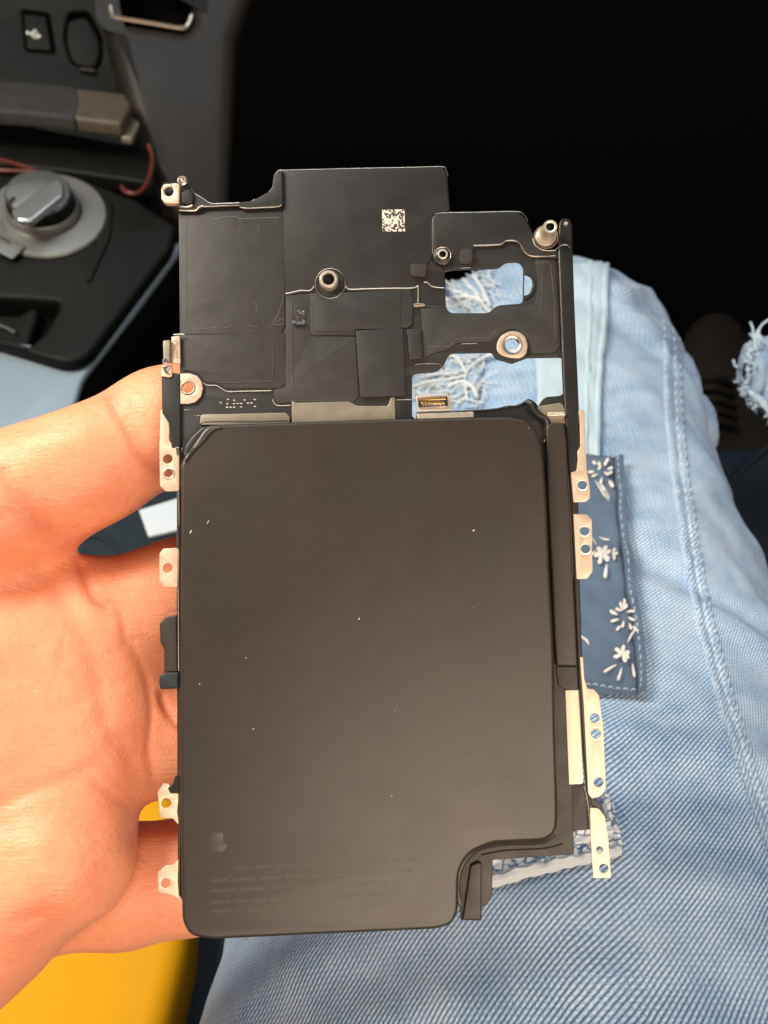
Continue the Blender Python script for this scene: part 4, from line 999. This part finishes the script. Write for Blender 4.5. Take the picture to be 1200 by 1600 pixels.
post = lathe('screw_post', DF, 852, 370, [(2.0, 0), (2.05, .35), (1.7, .7), (1.42, 1.0), (1.36, 4.4), (1.28, 4.7), (1.05, 4.72), (.82, 4.6), (.80, 3.2), (0, 3.2)], M['steel'], dev, 0, 36, (.05, .03))
lathe('base_ring', DF, 853, 371, [(2.1, .1), (2.35, .4), (2.5, .1)], M['copper'], dev, .2, 36)
lathe('bore', DF, 852, 370, [(.79, 4.45), (.78, 3.3), (0, 3.3)], M['rubber'], post, .02, 24, (.05, .03))

# top left bracket with its threaded lug
prism('bracket', DF, [(278, 322), (276, 300), (282, 284), (290, 280), (298, 290), (306, 303), (330, 317, 5), (374, 316), (394, 313.5, 6), (424, 297, 8), (427, 284, 6), (430, 270, 8), (441, 266), (442, 318, 5), (436, 323), (384, 325.5, 5), (372, 321), (318, 322.5), (308, 330), (279, 331)], .0, .9, M['plate'], dev, .18, 0, (), 3)
wire('bent_edge', DF, [(305, 303), (318, 311), (330, 318), (350, 318), (374, 317)], .95, .10, M['edge'], dev)
wire('bent_edge', DF, [(318, 323), (345, 322), (372, 321), (376, 324), (384, 325.5), (410, 324.5), (436, 322.5), (440, 318)], .75, .14, M['copper'], dev)
wire('bent_edge', DF, [(280, 329), (294, 329.5), (306, 329), (311, 324), (318, 322)], .8, .16, M['tab'], dev)
wire('bent_edge', DF, [(280, 323), (292, 324), (301, 321)], 1.0, .22, M['copper'], dev)
wire('bent_edge', DF, [(394, 313.5), (410, 307), (423, 297), (427, 286), (428, 275), (434, 267), (441, 265.5)], .7, .06, M['edge'], dev)
lug = prism('threaded_lug', DF, [(252, 290, 4), (257, 287), (276, 285.5), (281, 289), (280, 316), (276, 318), (258, 318, 3), (252, 311)], .6, 2.0, M['tab'], dev, .2, 2, (circle(264, 299, 7.2, 24),))
lathe('bore', DF, 264, 299, [(.84, 2.05), (.95, 2.10), (.95, 2.0), (.84, 1.9), (.84, .8), (0, .8)], M['rubber'], lug, 0, 24)
lathe('rivet', DF, 287, 287, [(.95, .8), (.98, 1.4), (.7, 1.6), (.55, 1.3), (.42, 1.5), (0, 1.75)], M['edge'], dev, .4, 24)
prism('bracket_bend', DF, [(281, 300), (296, 294), (303, 304), (302, 316), (290, 319), (280, 318)], .7, 1.5, M['rail'], dev, .35, 4, (), 4)

# side connector with engraved plate and screw
sc_ = prism('side_connector', DF, [(254, 533, 2), (257, 531), (266, 531), (266, 566), (255, 565)], .4, 1.6, M['tab2'], dev, .25, 1)
prism('cover_plate', DF, [(268, 526), (281, 524, 2), (282, 568), (268, 568, 2), (267, 545)], .4, .9, M['tab'], dev, .1, 1)
tc = bpy.data.curves.new('tmp', 'FONT'); tc.body = '1266027'; tc.size = .00165; tc.extrude = .00002; tc.align_x = 'CENTER'; tc.align_y = 'CENTER'
to = bpy.data.objects.new('tmp', tc); tm = bpy.data.meshes.new_from_object(to); bpy.data.objects.remove(to)
tm.transform(Matrix.Translation(DF.loc(272.5, 545, .00093)) @ Matrix.Rotation(math.radians(-90), 4, 'Z') @ Matrix.Diagonal((.62, 1, 1, 1)))
M['engrave'] = m_simple('engraved_brown', C(.20, .11, .04), .5)
tm.materials.clear()
link('engraved_code', tm, M['engrave'], dev, smooth=False)
prism('mounting_tab', DF, [(252, 575), (257, 571), (269, 570), (269, 587), (264, 590), (252, 588)], .3, .9, M['tab'], dev, .12, 1)
lathe('screw', DF, 260, 566, [(.55, .4), (.60, 1.1), (.45, 1.35), (0, 1.4)], M['chrome'], dev, .4, 20)
wire('bent_edge', DF, [(271, 523), (281, 522), (288, 522.5)], .9, .10, M['steel'], dev, smooth=False)
prism('foil_scrap', DF, [(253, 573), (258, 570), (264, 574), (260, 579), (266, 586), (257, 582)], .9, 1.15, M['chrome'], dev, .08, 1)
# small bright spring on tab beside the battery
prism('spring_contact', DF, [(274, 698), (280, 699), (280, 712), (276, 712)], .5, .9, M['chrome'], dev, .1, 1)

# battery
BAT = [(322, 663, 14), (420, 660), (600, 654), (790, 650, 8), (830, 656, 16), (848, 690, 20), (855, 780, 30), (859, 880, 30), (866, 1010, 30), (868, 1130), (872, 1270, 12), (870, 1300, 12), (852, 1314, 10), (768, 1318, 14), (732, 1334, 18), (717, 1362, 16), (716, 1425, 10), (706, 1446, 10), (680, 1453), (500, 1461), (330, 1469, 10), (296, 1463, 16), (284, 1440, 10), (281, 1300), (281, 1000), (282, 724, 6)]
bat = prism('battery', DF, BAT, .1, 4.0, M['battery'], dev, .75, 8, (), 5)
bat['label'] = 'large dark brown grey battery pouch with notched lower corner'
prism('pouch_fold', DF, [(286, 712), (288, 698), (300, 680), (316, 666), (330, 664), (326, 672), (300, 705), (290, 722)], .1, 2.6, M['rubber'], bat, .5, 3, (), 3)
wire('pouch_lip', DF, [(285, 706), (287, 696), (296, 682), (308, 670), (314, 662), (330, 659), (402, 659), (450, 657.5)], 1.8, .14, M['battery'], bat)
wire('pouch_lip', DF, [(289, 722), (300, 706), (316, 690), (332, 672), (346, 668)], 3.95, .35, M['battery'], bat)
wire('pouch_lip', DF, [(718, 1412), (714, 1390), (718, 1360), (732, 1338), (752, 1324), (790, 1317), (830, 1316), (852, 1313), (866, 1302)], 3.0, .5, M['battery'], bat)
prism('pouch_flange', DF, [(858, 1000), (890, 1000), (897, 1335), (770, 1344), (769, 1398), (762, 1412), (753, 1418), (752, 1439), (720, 1438), (714, 1380), (740, 1310), (850, 1290)], .0, .6, M['flange'], bat, .2, 2, (), 3)
prism('pouch_flange', DF, [(735, 1352), (748, 1346), (753, 1350), (752, 1438), (722, 1438), (728, 1400)], .5, 1.3, M['flange'], bat, .3, 3, (), 3)
wire('pouch_lip', DF, [(752, 1336), (790, 1329), (850, 1326), (880, 1318)], .7, .12, M['flange'], bat)
prism('flex_ribbon', DF, [(853, 664, 6), (864, 660), (882, 660, 4), (886, 690), (903, 1034), (902, 1041), (869, 1040), (866, 1000), (862, 900), (856, 780)], .2, 2.2, M['battery'], bat, .45, 3, (), 4)
prism('flex_ribbon', DF, [(868, 1041), (903, 1041), (904, 1078), (883, 1078), (872, 1070)], .2, .9, M['flange'], bat, .2, 2)
# faint ghosted logo and lines of print
prism('logo', DF, [(322, 1306), (327, 1299), (334, 1301), (341, 1298), (349, 1301), (348, 1308), (349, 1316), (355, 1320), (351, 1328), (345, 1332), (338, 1330), (331, 1332), (324, 1326), (320, 1316)], 3.99, 4.012, M['print'], bat, .004, 5)
for y, x0, x1 in ((1356, 365, 640), (1376, 330, 632), (1392, 330, 620), (1410, 330, 615), (1424, 330, 480)):
    x = x0; vs_, fs = [], []
    while x < x1:
        for _ in range(random.randint(3, 9)):
            w = random.uniform(2, 4.2); yy = y - .05*(x - x0); hh = random.uniform(2.0, 3.0); b = len(vs_)
            vs_ += [DF.loc(x+p, yy+q, .004004) for p, q in ((0, hh), (w, hh), (w, -hh), (0, -hh))]; fs.append((b, b+1, b+2, b+3)); x += w + 1.4
        x += 5
    link('print_line', mesh_of('print_line', vs_, fs), M['print'], bat, smooth=False)
# dust specks
vs_, fs = [], []
specks = [(298, 831, 2.2, 4), (325, 816, 1.2, 4), (561, 967, 1.4, 2), (739, 950, 1.4, 1.6), (740, 829, 2.4, 1.6), (312, 1069, 1.6, 1.4), (396, 1139, 1.4, 1.4), (617, 1112, 2, 1), (361, 1369, 1.4, 2), (384, 1028, 1.4, 1.6), (612, 1244, 1.2, 1), (826, 669, 1.2, 1.2), (711, 1357, 1.2, 1.2)]
specks += [(random.uniform(290, 850), random.uniform(680, 1440), random.uniform(.2, .5), random.uniform(.2, .5)) for _ in range(70)]
for x, y, a, b_ in specks:
    if x > 700 and y > 1310: continue
    b = len(vs_); th = random.random()*3; a *= .75; b_ *= .75
    for k in range(6):
        u, v = a*math.cos(k*math.pi/3), b_*math.sin(k*math.pi/3)
        vs_.append(DF.loc(x + u*math.cos(th) - v*math.sin(th)*.6, y + v, .00401))
    vs_.append(DF.loc(x, y, .00412)); fs += [(b+(k+1) % 6, b+k, b+6) for k in range(6)]
du = link('dust', mesh_of('dust', vs_, fs), M['dust'], bat); du['kind'] = 'stuff'
